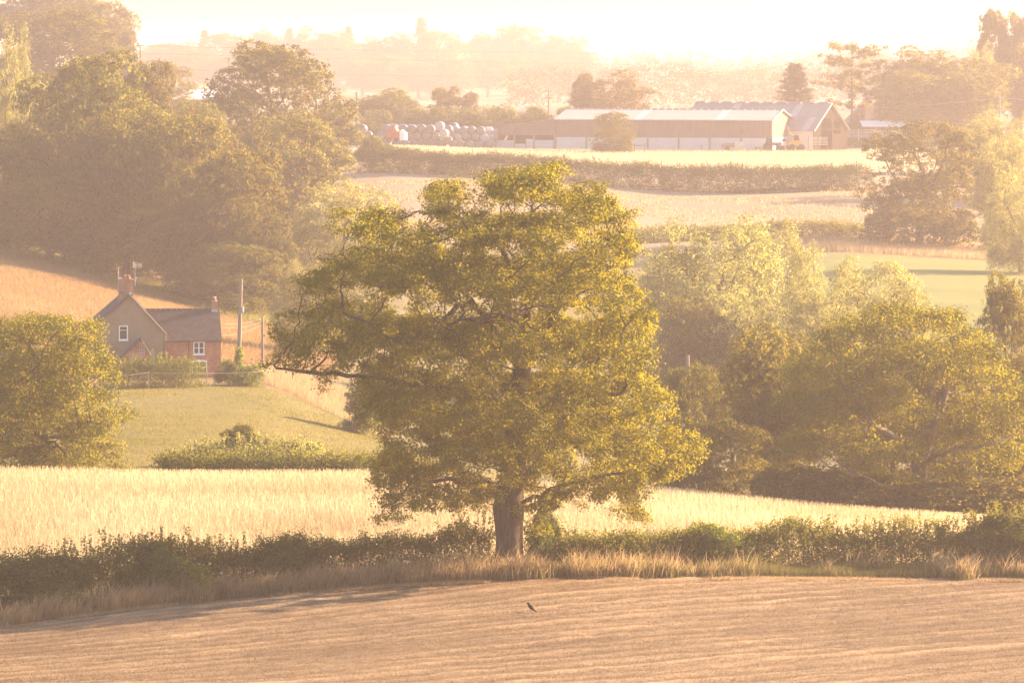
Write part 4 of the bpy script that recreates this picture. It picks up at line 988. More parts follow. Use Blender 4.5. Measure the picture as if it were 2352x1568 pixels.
def cottage():
    D = DM(316.0); K = F / D; base_px = 365.0
    bz = ZC - (868 - YH) / F * D
    X = lambda px: (px - base_px) / K
    Z = lambda py, y=0.0: ZC - (py - YH) / F * (D + y) - bz
    t = thing('cottage', 'old brick cottage with rendered gable, two chimneys and dark tiled roofs', 'house', ((base_px - W / 2) / F * D, D, bz), math.radians(7.5))
    xl, xr, xa = X(224), X(379), X(299); zl, zr, za = Z(741), Z(764), Z(677); dep = 8.0
    # gable wing: rendered wall over a brick foot
    w = MB(); w.prism([(xl, -3), (xr, -3), (xr, zr), (xa, za), (xl, zl)], 0, dep); w.build('gable_wall', M['render'], t)
    MB().box(xl - .01, xr + .01, -.02, dep + .02, -3, Z(832)).build('brick_foot', M['brick'], t)
    ov = .16
    def slope(x0, z0, x1, z1, y0, y1, name, seed):   # x0,z0 eave ; x1,z1 ridge
        e = Vector((x0 - x1, 0, z0 - z1)).normalized() * .14
        a = (x0 + e.x, y0, z0 + e.z); b = (x0 + e.x, y1, z0 + e.z); c = (x1, y1, z1); d = (x1, y0, z1)
        lift = Vector((0, 0, .06))
        q = [Vector(p) + lift for p in (a, b, c, d)]
        if x0 < x1: q = [q[1], q[0], q[3], q[2]]     # keep the outward side up
        m = MB(); n = (q[1] - q[0]).cross(q[3] - q[0]).normalized()
        m.slab(*[p - n * .10 for p in q], .09); o = m.build('roof', M['tile'], t)
        tiled_slope('roof_tiles', *q, o, M['tile'], seed=seed)
        return o
    slope(xl, zl, xa, za, -ov, dep + ov, 'roof', 1); slope(xr, zr, xa, za, -ov, dep + ov, 'roof', 2)
    # barge boards and ridge tiles
    for (x0, z0) in ((xl, zl), (xr, zr)):
        m = MB(); m.tube([(x0 + (x0 - xa) * .05, -ov - .02, z0 - .03 + (z0 - za) * .05), (xa, -ov - .02, za - .03)], .055, 4); m.build('verge', M['tile'], t)
    for i in range(18):
        m = MB(); y0 = -ov + i * (dep + 2 * ov) / 18; m.tube([(xa, y0 + .01, za + .10), (xa, y0 + .44, za + .10)], .11, 8); o = m.build('ridge_tile', M['lead'] if i < 2 else M['tile'], t)
    # right wing
    wl, wr = xr, X(508); y0 = .35; ze = Z(782, y0); zr2 = Z(713, 3.4)
    yb = 3.4; MB().prismx([(y0, -3), (y0 + 6.1, -3), (y0 + 6.1, ze), (yb, zr2 - .02), (y0, ze)], wl + .005, wr).build('brick_wall', M['brick'], t)
    q = [Vector((wl - 1.9, y0 - .16, ze - .03)), Vector((wr + .08, y0 - .16, ze - .03)), Vector((wr + .08, yb, zr2 + .05)), Vector((wl - 1.9, yb, zr2 + .05))]
    q[0].x = wl + .03
    n = (q[1] - q[0]).cross(q[3] - q[0]).normalized(); m = MB(); m.slab(*[p - n * .10 for p in q], .09); o = m.build('roof', M['tile'], t)
    o2 = tiled_slope('roof_tiles', *q, o, M['tile'], seed=3)
    # its ridge runs into the steep gable roof
    xm = xr - (zr2 - zr) / (za - zr) * (xr - xa)
    p = [Vector((q[0].x, q[0].y + .02, q[0].z)), q[3], Vector((xm, yb, zr2 + .05))]
    m = MB(); m.add([p[0], p[1], p[2]], [(0, 1, 2)]); m.build('valley', M['tile'], t)
    q3 = [Vector((wr + .08, y0 + 6.3, ze - .03)), Vector((wl + .03, y0 + 6.3, ze - .03)), Vector((wl + .03, yb, zr2 + .05)), Vector((wr + .08, yb, zr2 + .05))]
    n = (q3[1] - q3[0]).cross(q3[3] - q3[0]).normalized(); m = MB(); m.slab(*[v - n * .10 for v in q3], .09); m.build('roof', M['tile'], t)
    nr_ = int((wr - xm) / .42)
    for i in range(nr_):
        m = MB(); x_ = xm + i * (wr + .06 - xm) / nr_; m.tube([(x_, yb, zr2 + .09), (x_ + .40, yb, zr2 + .09)], .10, 8); m.build('ridge_tile', M['tile'], t)
    # gutters and pipes
    m = MB(); m.tube([(wl + .05, y0 - .20, ze - .06), (wr + .05, y0 - .20, ze - .06)], .055, 6); m.build('gutter', M['dark_metal'], t)
    m = MB(); m.tube([(xr - .02, -.10, zr - .05), (xr - .02, -.10, zr - .25), (xr - .08, -.07, zr - .45), (xr - .08, -.07, -3)], .045, 6); m.build('downpipe', M['dark_metal'], t)
    m = MB(); m.tube([(xr + .06, .25, zr - .15), (xr + .06, .25, -3)], .05, 6); m.build('downpipe', M['wood_grey'], t)
    m = MB(); m.tube([(X(434), y0 - .12, ze - .05), (X(434), y0 - .07, ze - .2), (X(434), y0 - .07, -3)], .04, 6); m.build('downpipe', M['dark_metal'], t)
    m = MB(); m.tube([(xl - .12, .4, zl - .08), (xl - .12, .4, -3)], .05, 6); m.build('downpipe', M['dark_metal'], t)
    # windows
    casement(t, X(273.5), X(294), Z(780), Z(747), -.01, [], [.68])
    casement(t, X(444.5), X(470), Z(815), Z(786), y0 - .01, [.5], [.5])
    casement(t, X(441), X(476), Z(859), Z(830), y0 - .01, [.5], [.5], True)
    # big chimney on the gable ridge
    yc = 1.1; cz = ZC - bz
    cx = X(290.5); hw = .60; zt = Z(640, yc)
    c = MB(); c.box(cx - hw, cx + hw, yc - .28, yc + .28, za - 1.1, zt - .22); c.box(cx - hw - .04, cx + hw + .04, yc - .32, yc + .32, zt - .22, zt - .10); c.box(cx - hw + .01, cx + hw - .01, yc - .27, yc + .27, zt - .10, zt)
    ch = c.build('chimney', M['brick_far'], t)
    m = MB(); m.tube([(X(288.5), yc, zt), (X(288.5), yc, zt + .30), (X(288.5), yc, zt + .31), (X(288.5), yc, zt + .36)], [.13, .12, .145, .145], 8); m.build('chimney_pot', M['terracotta'], ch)
    m = MB(); m.tube([(X(298), yc, zt), (X(298), yc, zt + .16), (X(298), yc, zt + .17), (X(296), yc, zt + .34)], [.14, .13, .09, .05], 8); m.build('chimney_pot', M['terracotta'], ch)
    m = MB(); m.box(X(273), X(282), yc - .15, yc + .15, zt, zt + .13); m.build('chimney_pot', M['concrete'], ch)
    # aerials
    ae = MB(); ax = X(311.5); az = Z(604, yc)
    ae.tube([(ax, yc - .3, zt - .6), (ax, yc - .3, az)], .025, 5); ma = ae.build('tv_aerial', M['grey_metal'], ch)
    b = MB(); zb = Z(609, yc); b.tube([(X(307), yc - .3, zb), (X(327), yc - .3, zb + .05)], .018, 4)
    for i in range(8):
        x_ = X(308) + i * (X(326) - X(308)) / 7; hh = .26 - .012 * i; b.tube([(x_, yc - .3, zb - hh), (x_, yc - .3, zb + hh)], .012, 4)
    b.tube([(X(307), yc - .35, zb - .2), (X(307), yc - .35, zb + .32), (X(309), yc - .25, zb + .32), (X(309), yc - .25, zb - .2)], .02, 4); ba = b.build('aerial_array', M['grey_metal'], ch)
    b = MB(); z2 = Z(638, yc); b.tube([(ax, yc - .3, z2), (X(323), yc - .3, z2)], .016, 4); b.tube([(X(323), yc - .3, z2 - .1), (X(323), yc - .3, z2 + .1)], .014, 4); b.tube([(X(315), yc - .3, z2 - .12), (X(315), yc - .3, z2 + .12)], .014, 4); b.build('aerial_array', M['grey_metal'], ch)
    b = MB(); b.tube([(X(273), yc - .3, zt - .8), (X(273), yc - .3, Z(618, yc))], .018, 4); b.tube([(X(273), yc - .3, Z(618, yc)), (X(274.5), yc - .3, Z(615, yc))], [.05, .02], 5); b.build('tv_aerial', M['grey_metal'], ch)
    # small chimney on the right gable
    cx = X(498.5); zt = Z(692, yb); c = MB(); c.box(cx - .24, cx + .24, yb - .24, yb + .24, zr2 - .3, zt - .1); c.box(cx - .27, cx + .27, yb - .27, yb + .27, zt - .1, zt)
    ch = c.build('chimney', M['brick_far'], t)
    m = MB(); m.box(cx - .262, cx + .262, yb - .262, yb + .262, zr2 - .28, zr2 + .10); m.build('flashing', M['lead'], ch)
    m = MB(); m.tube([(cx, yb, zt), (cx, yb, zt + .16)], [.2, .13], 8); m.tube([(cx, yb, zt + .16), (cx, yb, zt + .28)], [.12, .12], 8); m.build('chimney_pot', M['terracotta'], ch)
    m = MB(); m.tube([(cx, yb, zt + .285), (cx, yb, zt + .35)], [.17, .12], 8); m.build('cowl', M['lead'], ch)
    # porch
    px0, px1, pa = X(268), X(353), X(323); pz0, pz1 = Z(826, -1.6), Z(779, -1.6); py0 = -1.6
    MB().prism([(px0 + .12, -3), (px1 - .12, -3), (px1 - .12, pz0), (pa, pz1 - .06), (px0 + .12, pz0)], py0, -.025).build('porch_wall', M['brick'], t)
    for x0_, sd in ((px0, 5), (px1, 6)):
        q = [Vector((x0_, -.03, pz0 - .06)), Vector((x0_, py0 - .15, pz0 - .06)), Vector((pa, py0 - .15, pz1 + .05)), Vector((pa, -.03, pz1 + .05))]
        if x0_ > pa: q = [q[1], q[0], q[3], q[2]]
        n = (q[1] - q[0]).cross(q[3] - q[0]).normalized(); m = MB(); m.slab(*[v - n * .07 for v in q], .065); o = m.build('porch_roof', M['tile'], t); tiled_slope('roof_tiles', *q, o, M['tile'], seed=sd)
        m = MB(); m.tube([(x0_ + (.03 if x0_ < pa else -.03), py0 - .16, pz0 - .10), (pa, py0 - .16, pz1 - .02)], .04, 4); m.build('verge', M['tile'], t)
    for (a0, a1, b0, b1) in ((319, 330, 817, 787), (343, 352, 829, 805), (296, 304, 829, 812)):
        m = MB(); xs = np.linspace(X(a0), X(a1), 4); zs = np.linspace(Z(b0, py0), Z(b1, py0), 5)
        for x_ in xs: m.box(x_ - .012, x_ + .012, py0 - .045, py0 - .02, zs[0], zs[-1])
        for z_ in zs: m.box(xs[0], xs[-1], py0 - .065, py0 - .047, z_ - .012, z_ + .012)
        m.build('trellis', M['concrete'], t)
cottage()

# ------------------------------------------------------------------ barns
def boards(m, p0, p1, z0, z1a, z1b, step, rnd_, dep=.03):
    """upright boards between two plan points; top runs from z1a to z1b"""
    p0, p1 = Vector((*p0, 0)), Vector((*p1, 0)); L_ = (p1 - p0).length; u = (p1 - p0) / L_; nrm = Vector((u.y, -u.x, 0)); n = max(1, int(L_ / step))
    for i in range(n):
        a, b = (i + .04) / n, (i + .96) / n; j = rnd_.uniform(0, .015)
        q = [p0.lerp(p1, a), p0.lerp(p1, b)]; h0 = z1a + (z1b - z1a) * a; h1 = z1a + (z1b - z1a) * b
        o = nrm * (dep + j)
        m.add([(*q[0].xy, z0), (*q[1].xy, z0), (*q[1].xy, h1), (*q[0].xy, h0), (*(q[0] + o).xy, z0), (*(q[1] + o).xy, z0), (*(q[1] + o).xy, h1), (*(q[0] + o).xy, h0)],
              [(4, 5, 6, 7), (0, 4, 7, 3), (5, 1, 2, 6), (7, 6, 2, 3), (0, 1, 5, 4)])

def barn():
    d = 570.0; px, py = 1773.0, 347.0; x, _, z = P(px, py, d); phi = math.radians(15)
    t = thing('cattle_barn', 'long brown boarded barn with white concrete lower wall and pale roof', 'barn', (x, DM(d), z), -phi); t.scale = (FS(d),) * 3
    L_, sp, ev, ap = 29.8, 13.0, 4.15, 5.35; r = random.Random(2)
    MB().box(-L_ + .1, -.1, .12, sp - .1, -1, 1.75).build('inner_wall', M['concrete'], t)
    m = MB(); m.prismx([(.1, 1.76), (sp - .1, 1.76), (sp - .1, ev - .1), (sp / 2, ap - .1), (.1, ev - .1)], -L_ + .1, -.1); m.build('frame', M['timber_dark'], t)
    m = MB(); boards(m, (-L_, .1), (0, .1), 1.72, ev - .06, ev - .06, .26, r); o = m.build('cladding', M['cladding'], t); o['kind'] = 'stuff'
    m = MB(); boards(m, (-.1, 0), (-.1, sp / 2), 1.72, ev - .06, ap - .08, .26, r); boards(m, (-.1, sp / 2), (-.1, sp), 1.72, ap - .08, ev - .06, .26, r); o = m.build('gable_cladding', M['cladding'], t); o['kind'] = 'stuff'
    nb = 7
    for i in range(nb + 1):
        x_ = -i * L_ / nb; MB().box(x_ - .11, x_ + .11, -.06, .117, -1, 1.95).build('post', M['wood_grey'], t)
    for i in range(nb):
        for k in range(2):
            MB().box(-(i + 1) * L_ / nb + .115, -i * L_ / nb - .115, .02, .115, -.9 if k == 0 else .87, .85 if k == 0 else 1.70).build('wall_panel', M['concrete'], t)
    for i in range(3):
        MB().box(-.115, -.02, .12 + i * sp / 3, (i + 1) * sp / 3 - .03, -.9, 1.70).build('wall_panel', M['concrete'], t)
    n = 30; sl = MB(); w_ = (L_ + .5) / n
    sheet = None
    for i in range(n):
        x0 = -L_ - .25 + i * w_; mat = M['skylight'] if i in (11, 22) else M['fibre']
        for side in (0, 1):
            y0, y1 = (-.25, sp / 2) if side == 0 else (sp / 2, sp + .25)
            z0, z1 = (ev - .02, ap + .02) if side == 0 else (ap + .02, ev - .02)
            m = MB(); k = 5
            for c in range(k):
                xa_, xb_ = x0 + w_ * c / k, x0 + w_ * (c + 1) / k; xm_ = (xa_ + xb_) / 2
                m.add([(xa_, y0, z0), (xm_, y0, z0 + .05), (xb_, y0, z0), (xa_, y1, z1), (xm_, y1, z1 + .05), (xb_, y1, z1)], [(0, 1, 4, 3), (1, 2, 5, 4)])
            m.build('roof_sheet', mat, t)
        if i % 1 == 0:
            m = MB(); m.prismx([(sp / 2 - .28, ap + .03), (sp / 2 + .28, ap + .03), (sp / 2, ap + .22)], x0 + .08, x0 + w_ - .22); m.build('ridge_cap', M['fibre'], t)
    m = MB(); m.tube([(-L_ - .2, -.31, ev - .06), (.25, -.31, ev - .06)], .08, 6); m.build('gutter', M['concrete'], t)
    m = MB()
    for a, b in (((-.02, -.2, ev + .02), (-.02, sp / 2, ap + .08)), ((-.02, sp / 2, ap + .08), (-.02, sp + .2, ev + .02))): m.tube([(.27, a[1], a[2]), (.27, b[1], b[2])], .09, 4)
    m.build('verge', M['concrete'], t)
    m = MB(); m.box(-6.6, -5.1, -.14, -.07, -.8, 1.35); m.build('door', M['concrete'], t)
    # sloping shed against the left end
    t2 = thing('lean_to_shed', 'open fronted lean-to with sloping roof at the left end of the long barn', 'shed', (x - math.cos(phi) * L_ * FS(d), DM(d) + math.sin(phi) * L_ * FS(d), z), -phi); t2.scale = (FS(d),) * 3
    l2 = 8.6; ze, zt = 3.0, 4.05; dp = 9.0
    m = MB(); boards(m, (-l2, .0), (-.06, .0), 1.95, ze, zt, .26, r); o = m.build('cladding', M['cladding'], t2); o['kind'] = 'stuff'
    q = [(-l2 - .2, -.3, ze + .03), (-.02, -.3, zt + .03), (-.02, dp, zt + .03), (-l2 - .2, dp, ze + .03)]; m = MB(); m.slab(*q, .07); m.build('roof', M['fibre'], t2)
    MB().box(-l2, -.1, dp - .3, dp - .1, -1, ze - .05).build('back_wall', M['barn_shade'], t2)
    MB().box(-l2 - .05, -l2 + .1, .3, dp - .35, -1, ze - .1).build('side_wall', M['timber_dark'], t2)
    for x_ in (-l2 + .1, -l2 * .68, -l2 * .36, -.2): MB().box(x_ - .11, x_ + .11, .02, .22, -1, 2.2).build('post', M['wood_grey'], t2)
    for (a, b, hh) in ((-l2 + .25, -l2 * .69, 1.25), (-l2 * .67, -l2 * .50, .8), (-l2 * .49, -l2 * .375, 1.45), (-l2 * .345, -.35, 1.3)):
        k = 3
        for i in range(k): MB().box(a, b, .05, .16, -1 + (0 if i == 0 else 1 + hh * i / k), hh * (i + 1) / k - .02).build('wall_panel', M['concrete'], t2)
    # taller open ended barn behind
    d2 = 577.0; x2, _, z2 = P(1869.0, 336.0, d2); ph = math.radians(30)
    t3 = thing('open_barn', 'tall open ended dark timber barn with big pale roof, behind the long barn', 'barn', (x2, DM(d2), z2), -ph); t3.scale = (FS(d2),) * 3
    L3, s3, e3, a3 = 20.5, 10.5, 2.15, 5.7
    MB().prismx([(.05, -1), (.35, -1), (.35, e3 - .1), (.05, e3 - .1)], -L3, -.05).build('front_wall', M['concrete'], t3)
    MB().prismx([(s3 - .35, -1), (s3 - .05, -1), (s3 - .05, e3 - .1), (s3 - .35, e3 - .1)], -L3, -.05).build('rear_wall', M['timber_dark'], t3)
    m = MB(); w0, w1, v0, v1 = s3 * .63, s3 * .82, 1.6, 3.3    # far gable with its bright window opening
    m.prismx([(.36, -1), (w0, -1), (w0, a3 - 1.55), (.36, e3 - .1)], -L3, -L3 + .2); m.prismx([(w1, -1), (s3 - .36, -1), (s3 - .36, e3 - .1), (w1, 3.33)], -L3, -L3 + .2)
    m.box(-L3, -L3 + .2, w0, w1, -1, v0); m.build('far_gable', M['barn_shade'], t3)
    # near gable: boards down both sides and over the doorway
    m = MB(); rs = a3 - .15
    def top(y): return e3 - .1 + (rs - e3) * (1 - abs(y - s3 / 2) / (s3 / 2))
    for k in range(40):
        y_ = s3 * (k + .5) / 40; lo = -1 if (y_ < s3 * .22) else (3.7 if y_ < s3 * .56 else (v1 + .05 if s3 * .60 < y_ < s3 * .80 else -1))
        hi = top(y_)
        if hi - lo > .1: m.box(-.10, -.04, y_ - s3 / 83, y_ + s3 / 83, lo, hi)
        if s3 * .60 < y_ < s3 * .80: m.box(-.10, -.04, y_ - s3 / 83, y_ + s3 / 83, -1, v0)
    o = m.build('gable_boards', M['barn_shade'], t3); o['kind'] = 'stuff'  # outer boards coloured near-black as if the barn end lay in shade
    n = 20; w_ = (L3 + .5) / n
    for i in range(n):
        x0 = -L3 - .25 + i * w_
        for side in (0, 1):
            for h_ in (0, 1):
                ya, yb_ = (-.3, s3 / 2) if side == 0 else (s3 + .3, s3 / 2)
                f0, f1 = h_ * .5, h_ * .5 + .5; y0, y1 = ya + (yb_ - ya) * f0, ya + (yb_ - ya) * f1; z0, z1 = e3 - .1 + (a3 - e3 + .1) * f0 + h_ * .012, e3 - .1 + (a3 - e3 + .1) * f1 + h_ * .012
                m = MB(); k = 5
                for c in range(k):
                    xa_, xb_ = x0 + w_ * c / k, x0 + w_ * (c + 1) / k; xm_ = (xa_ + xb_) / 2
                    m.add([(xa_, y0, z0), (xm_, y0, z0 + .05), (xb_, y0, z0), (xa_, y1, z1), (xm_, y1, z1 + .05), (xb_, y1, z1)], [(0, 1, 4, 3), (1, 2, 5, 4)])
                m.build('roof_sheet', M['skylight'] if (i * 7 + h_ * 3) % 9 == 0 and side == 0 else M['fibre'], t3)
        if i % 2 == 0:
            m = MB(); m.prismx([(s3 / 2 - .28, a3 + .03), (s3 / 2 + .28, a3 + .03), (s3 / 2, a3 + .2)], x0 + .1, x0 + w_ * 2 - .5); m.build('ridge_cap', M['fibre'], t3)
    m = MB(); m.tube([(.28, -.3, e3 - .12), (.28, s3 / 2, a3 + .03)], .11, 4); m.build('verge', M['tarp'], t3)
    m = MB(); m.tube([(.28, s3 / 2, a3 + .03), (.28, s3 + .3, e3 - .12)], .11, 4); m.build('verge', M['tarp'], t3)
barn()

# farmhouse and sheds seen between the trees
def farmhouse():
    d = 612.0; x, _, z = P(2012, 330, d); k = F / d
    t = thing('farmhouse', 'hazy farmhouse with tall chimney and grey slate roof, right of the open barn', 'house', (x, DM(d), z)); t.scale = (FS(d),) * 3
    MB().box(-4.2, 4.2, .2, 6.8, -1, 2.9).build('wall', M['brick_far'], t)
    for s_ in (0, 1):
        ya, yb = (-.2, 3.5) if s_ == 0 else (7.2, 3.5)
        q = [(-4.4, ya, 2.8), (4.4, ya, 2.8), (3.2, yb, 5.7), (-1.6, yb, 5.7)]
        if s_: q = [q[1], q[0], q[3], q[2]]
        m = MB(); m.slab(*q, .1); o = m.build('roof', M['fibre'], t); tiled_slope('roof_tiles', *q, o, M['fibre'], .45, .5, s_ + 20)
    m = MB(); m.prism([(-4.3, 2.8), (-1.6, 5.65), (-1.5, 2.8)], .4, 6.6); m.build('gable', M['brick_far'], t)
    m = MB(); m.box(-1.55, -.75, 2.6, 3.6, 4.2, 6.35); m.box(-1.62, -.68, 2.53, 3.67, 6.35, 6.5); ch = m.build('chimney', M['brick_far'], t)
    m = MB(); m.tube([(-1.0, 3.1, 6.5), (-1.0, 3.1, 6.95)], [.15, .12], 7); m.build('chimney_pot', M['terracotta'], ch)
    d = 592.0; x, _, z = P(2032, 322, d)
    t = thing('shed', 'low dark shed with bright white roof below the farmhouse', 'shed', (x, DM(d), z)); t.scale = (FS(d),) * 3
    MB().box(-2.9, 2.9, .2, 4, -1, 1.85).build('wall', M['timber_dark'], t)
    m = MB(); m.slab((-3.1, -.1, 1.86), (3.1, -.1, 1.86), (3.1, 4.2, 2.55), (-3.1, 4.2, 2.55), .08); m.build('roof', M['white_roof'], t)
    d = 640.0; x, _, z = P(462, 238, d)
    t = thing('shed', 'pale roofed shed glimpsed between the wood and the large dome tree', 'shed', (x, DM(d), z)); t.scale = (FS(d),) * 3
    MB().box(-4, 4, .2, 8, -2, .6).build('wall', M['brick_far'], t)
    m = MB(); m.slab((-4.3, -.2, .55), (4.3, -.2, .55), (4.3, 4.2, 1.95), (-4.3, 4.2, 1.95), .08); m.build('roof', M['white_roof'], t)
    m = MB(); m.slab((4.3, 8.4, .55), (-4.3, 8.4, .55), (-4.3, 4.22, 1.95), (4.3, 4.22, 1.95), .08); m.build('roof', M['white_roof'], t)
    d = 760.0; x, _, z = P(1190, 262, d)
    t = thing('shed', 'faint sloping roof just visible above the bushes behind the bales', 'shed', (x, DM(d), z)); t.scale = (FS(d),) * 3
    MB().box(-1.8, 1.8, .3, 4, -3, .4).build('wall', M['timber_dark'], t)
    m = MB(); m.slab((-2.2, 0, .3), (2.2, 0, 1.7), (2.2, 4, 1.7), (-2.2, 4, .3), .08); m.build('roof', M['white_roof'], t)
farmhouse()

# ------------------------------------------------------------------ round bales in their stack
def bale_mesh(mat, seed):
    r = random.Random(seed); m = MB(); k = 20; R_, l_ = .61, 1.25; prof = [(-.5, .0), (-.5, .55), (-.47, .9), (-.40, .99), (-.2, 1.0), (.0, 1.005), (.2, 1.0), (.40, .99), (.47, .9), (.5, .55), (.5, .0)]
    vs = []
    for (y, rr) in prof:
        for j in range(k):
            a = 2 * math.pi * j / k; q = rr * R_ * (1 + (r.uniform(-.012, .012) if rr > .5 else 0)) if rr else .001
            z = math.sin(a) * q; vs.append((math.cos(a) * q, y * l_, z * (.97 if z < 0 else 1)))
    fs = [(i * k + j, (i + 1) * k + j, (i + 1) * k + (j + 1) % k, i * k + (j + 1) % k) for i in range(len(prof) - 1) for j in range(k)]
    m.add(vs, fs); me = bpy.data.meshes.new('round_bale'); me.from_pydata(m.v, [], m.f); me.polygons.foreach_set('use_smooth', [True] * len(me.polygons)); me.materials.append(mat); me.update(); return me
BM = [bale_mesh(M['wrap'], i) for i in range(3)] + [bale_mesh(M['wrap_pale'], 9)]
def cpx(x, y): return (860 + x / 5.88) * .9408, (280 + y / 5.88) * .9408
_rb = random.Random(6)
def bale(cx, cy, label, d=576.0, rz=None, mesh=None):
    px, py = cpx(cx, cy); x, y, z = P(px, py, d)
    o = bpy.data.objects.new('round_bale', mesh or BM[_rb.randrange(3)]); o.location = (x, y, z); o.scale = (FS(d),) * 3; o.rotation_euler = (0, _rb.uniform(-.5, .5), math.radians(-12 + _rb.uniform(-3, 3)) if rz is None else rz)
    link(o); tag(o, label, 'bale', 'round bales stacked beside the barn'); return o
od = ['first', 'second', 'third', 'fourth', 'fifth', 'sixth', 'seventh', 'eighth', 'ninth', 'tenth', 'eleventh']
for i, (x_, y_) in enumerate([(495,205),(605,203),(735,205),(865,210),(1000,205),(1130,210)]): bale(x_, y_, f'dark wrapped round bale, {od[i]} from the left in the top row of the stack')
bale(1260, 165, 'pale wrapped round bale raised above all others on the stack', 574.5, mesh=BM[3])
bale(1460, 178, 'wrapped round bale set back, its top just rising behind the stack', 580)
for i, (x_, y_) in enumerate([(1385,218),(1600,240),(1715,230),(1850,235)]): bale(x_, y_, f'dark wrapped round bale, {od[i]} right of the raised pale bale in the top row', 577.0)
bale(1320, 272, 'pale wrapped round bale slipped down in front of the top row', 573.8, mesh=BM[3])
for i, (x_, y_) in enumerate([(425,300),(540,305),(690,308),(820,310),(945,315),(1075,320),(1205,322)]): bale(x_, y_, f'dusty round bale, {od[i]} from the left in the middle row of the stack')
for i, (x_, y_) in enumerate([(1420,320),(1520,335),(1640,325),(1770,335),(1905,342)]): bale(x_, y_, f'dusty round bale, {od[i]} from the slipped pale bale in the middle row', 576.5, mesh=BM[3] if i in (1, 4) else None)
for i, (x_, y_) in enumerate([(470,408),(640,420),(760,424),(900,424),(1030,425),(1150,428),(1280,425)]): bale(x_, y_, f'round bale half sunk in grass, {od[i]} from the left in the bottom row')
for i, (x_, y_) in enumerate([(1385,372),(1455,435),(1565,432),(1695,440),(1835,440),(1975,425)]): bale(x_, y_, f'round bale low at the right end of the stack, {od[i]} from the left', 575.4)
for i, (x_, y_) in enumerate([(1945,240),(2000,240),(1960,320),(2015,322)]): bale(x_, y_, f'round bale lying sideways against the shed, {["upper left", "upper right", "lower left", "lower right"][i]} of four', 577.6 + i % 2, math.radians(-70), BM[3])
for i in range(9):
    bale(560 + i * 132, 196 + i * 4, f'bale of the second rank behind the top row, {od[i]} from the left', 578.6, mesh=BM[3] if i == 7 else None)
bale(150, 205, 'single round bale half hidden behind the bushes left of the tall pole', 580)
bale(232, 300, 'round bale in the bushes between the tall pole and the red trailer', 577)

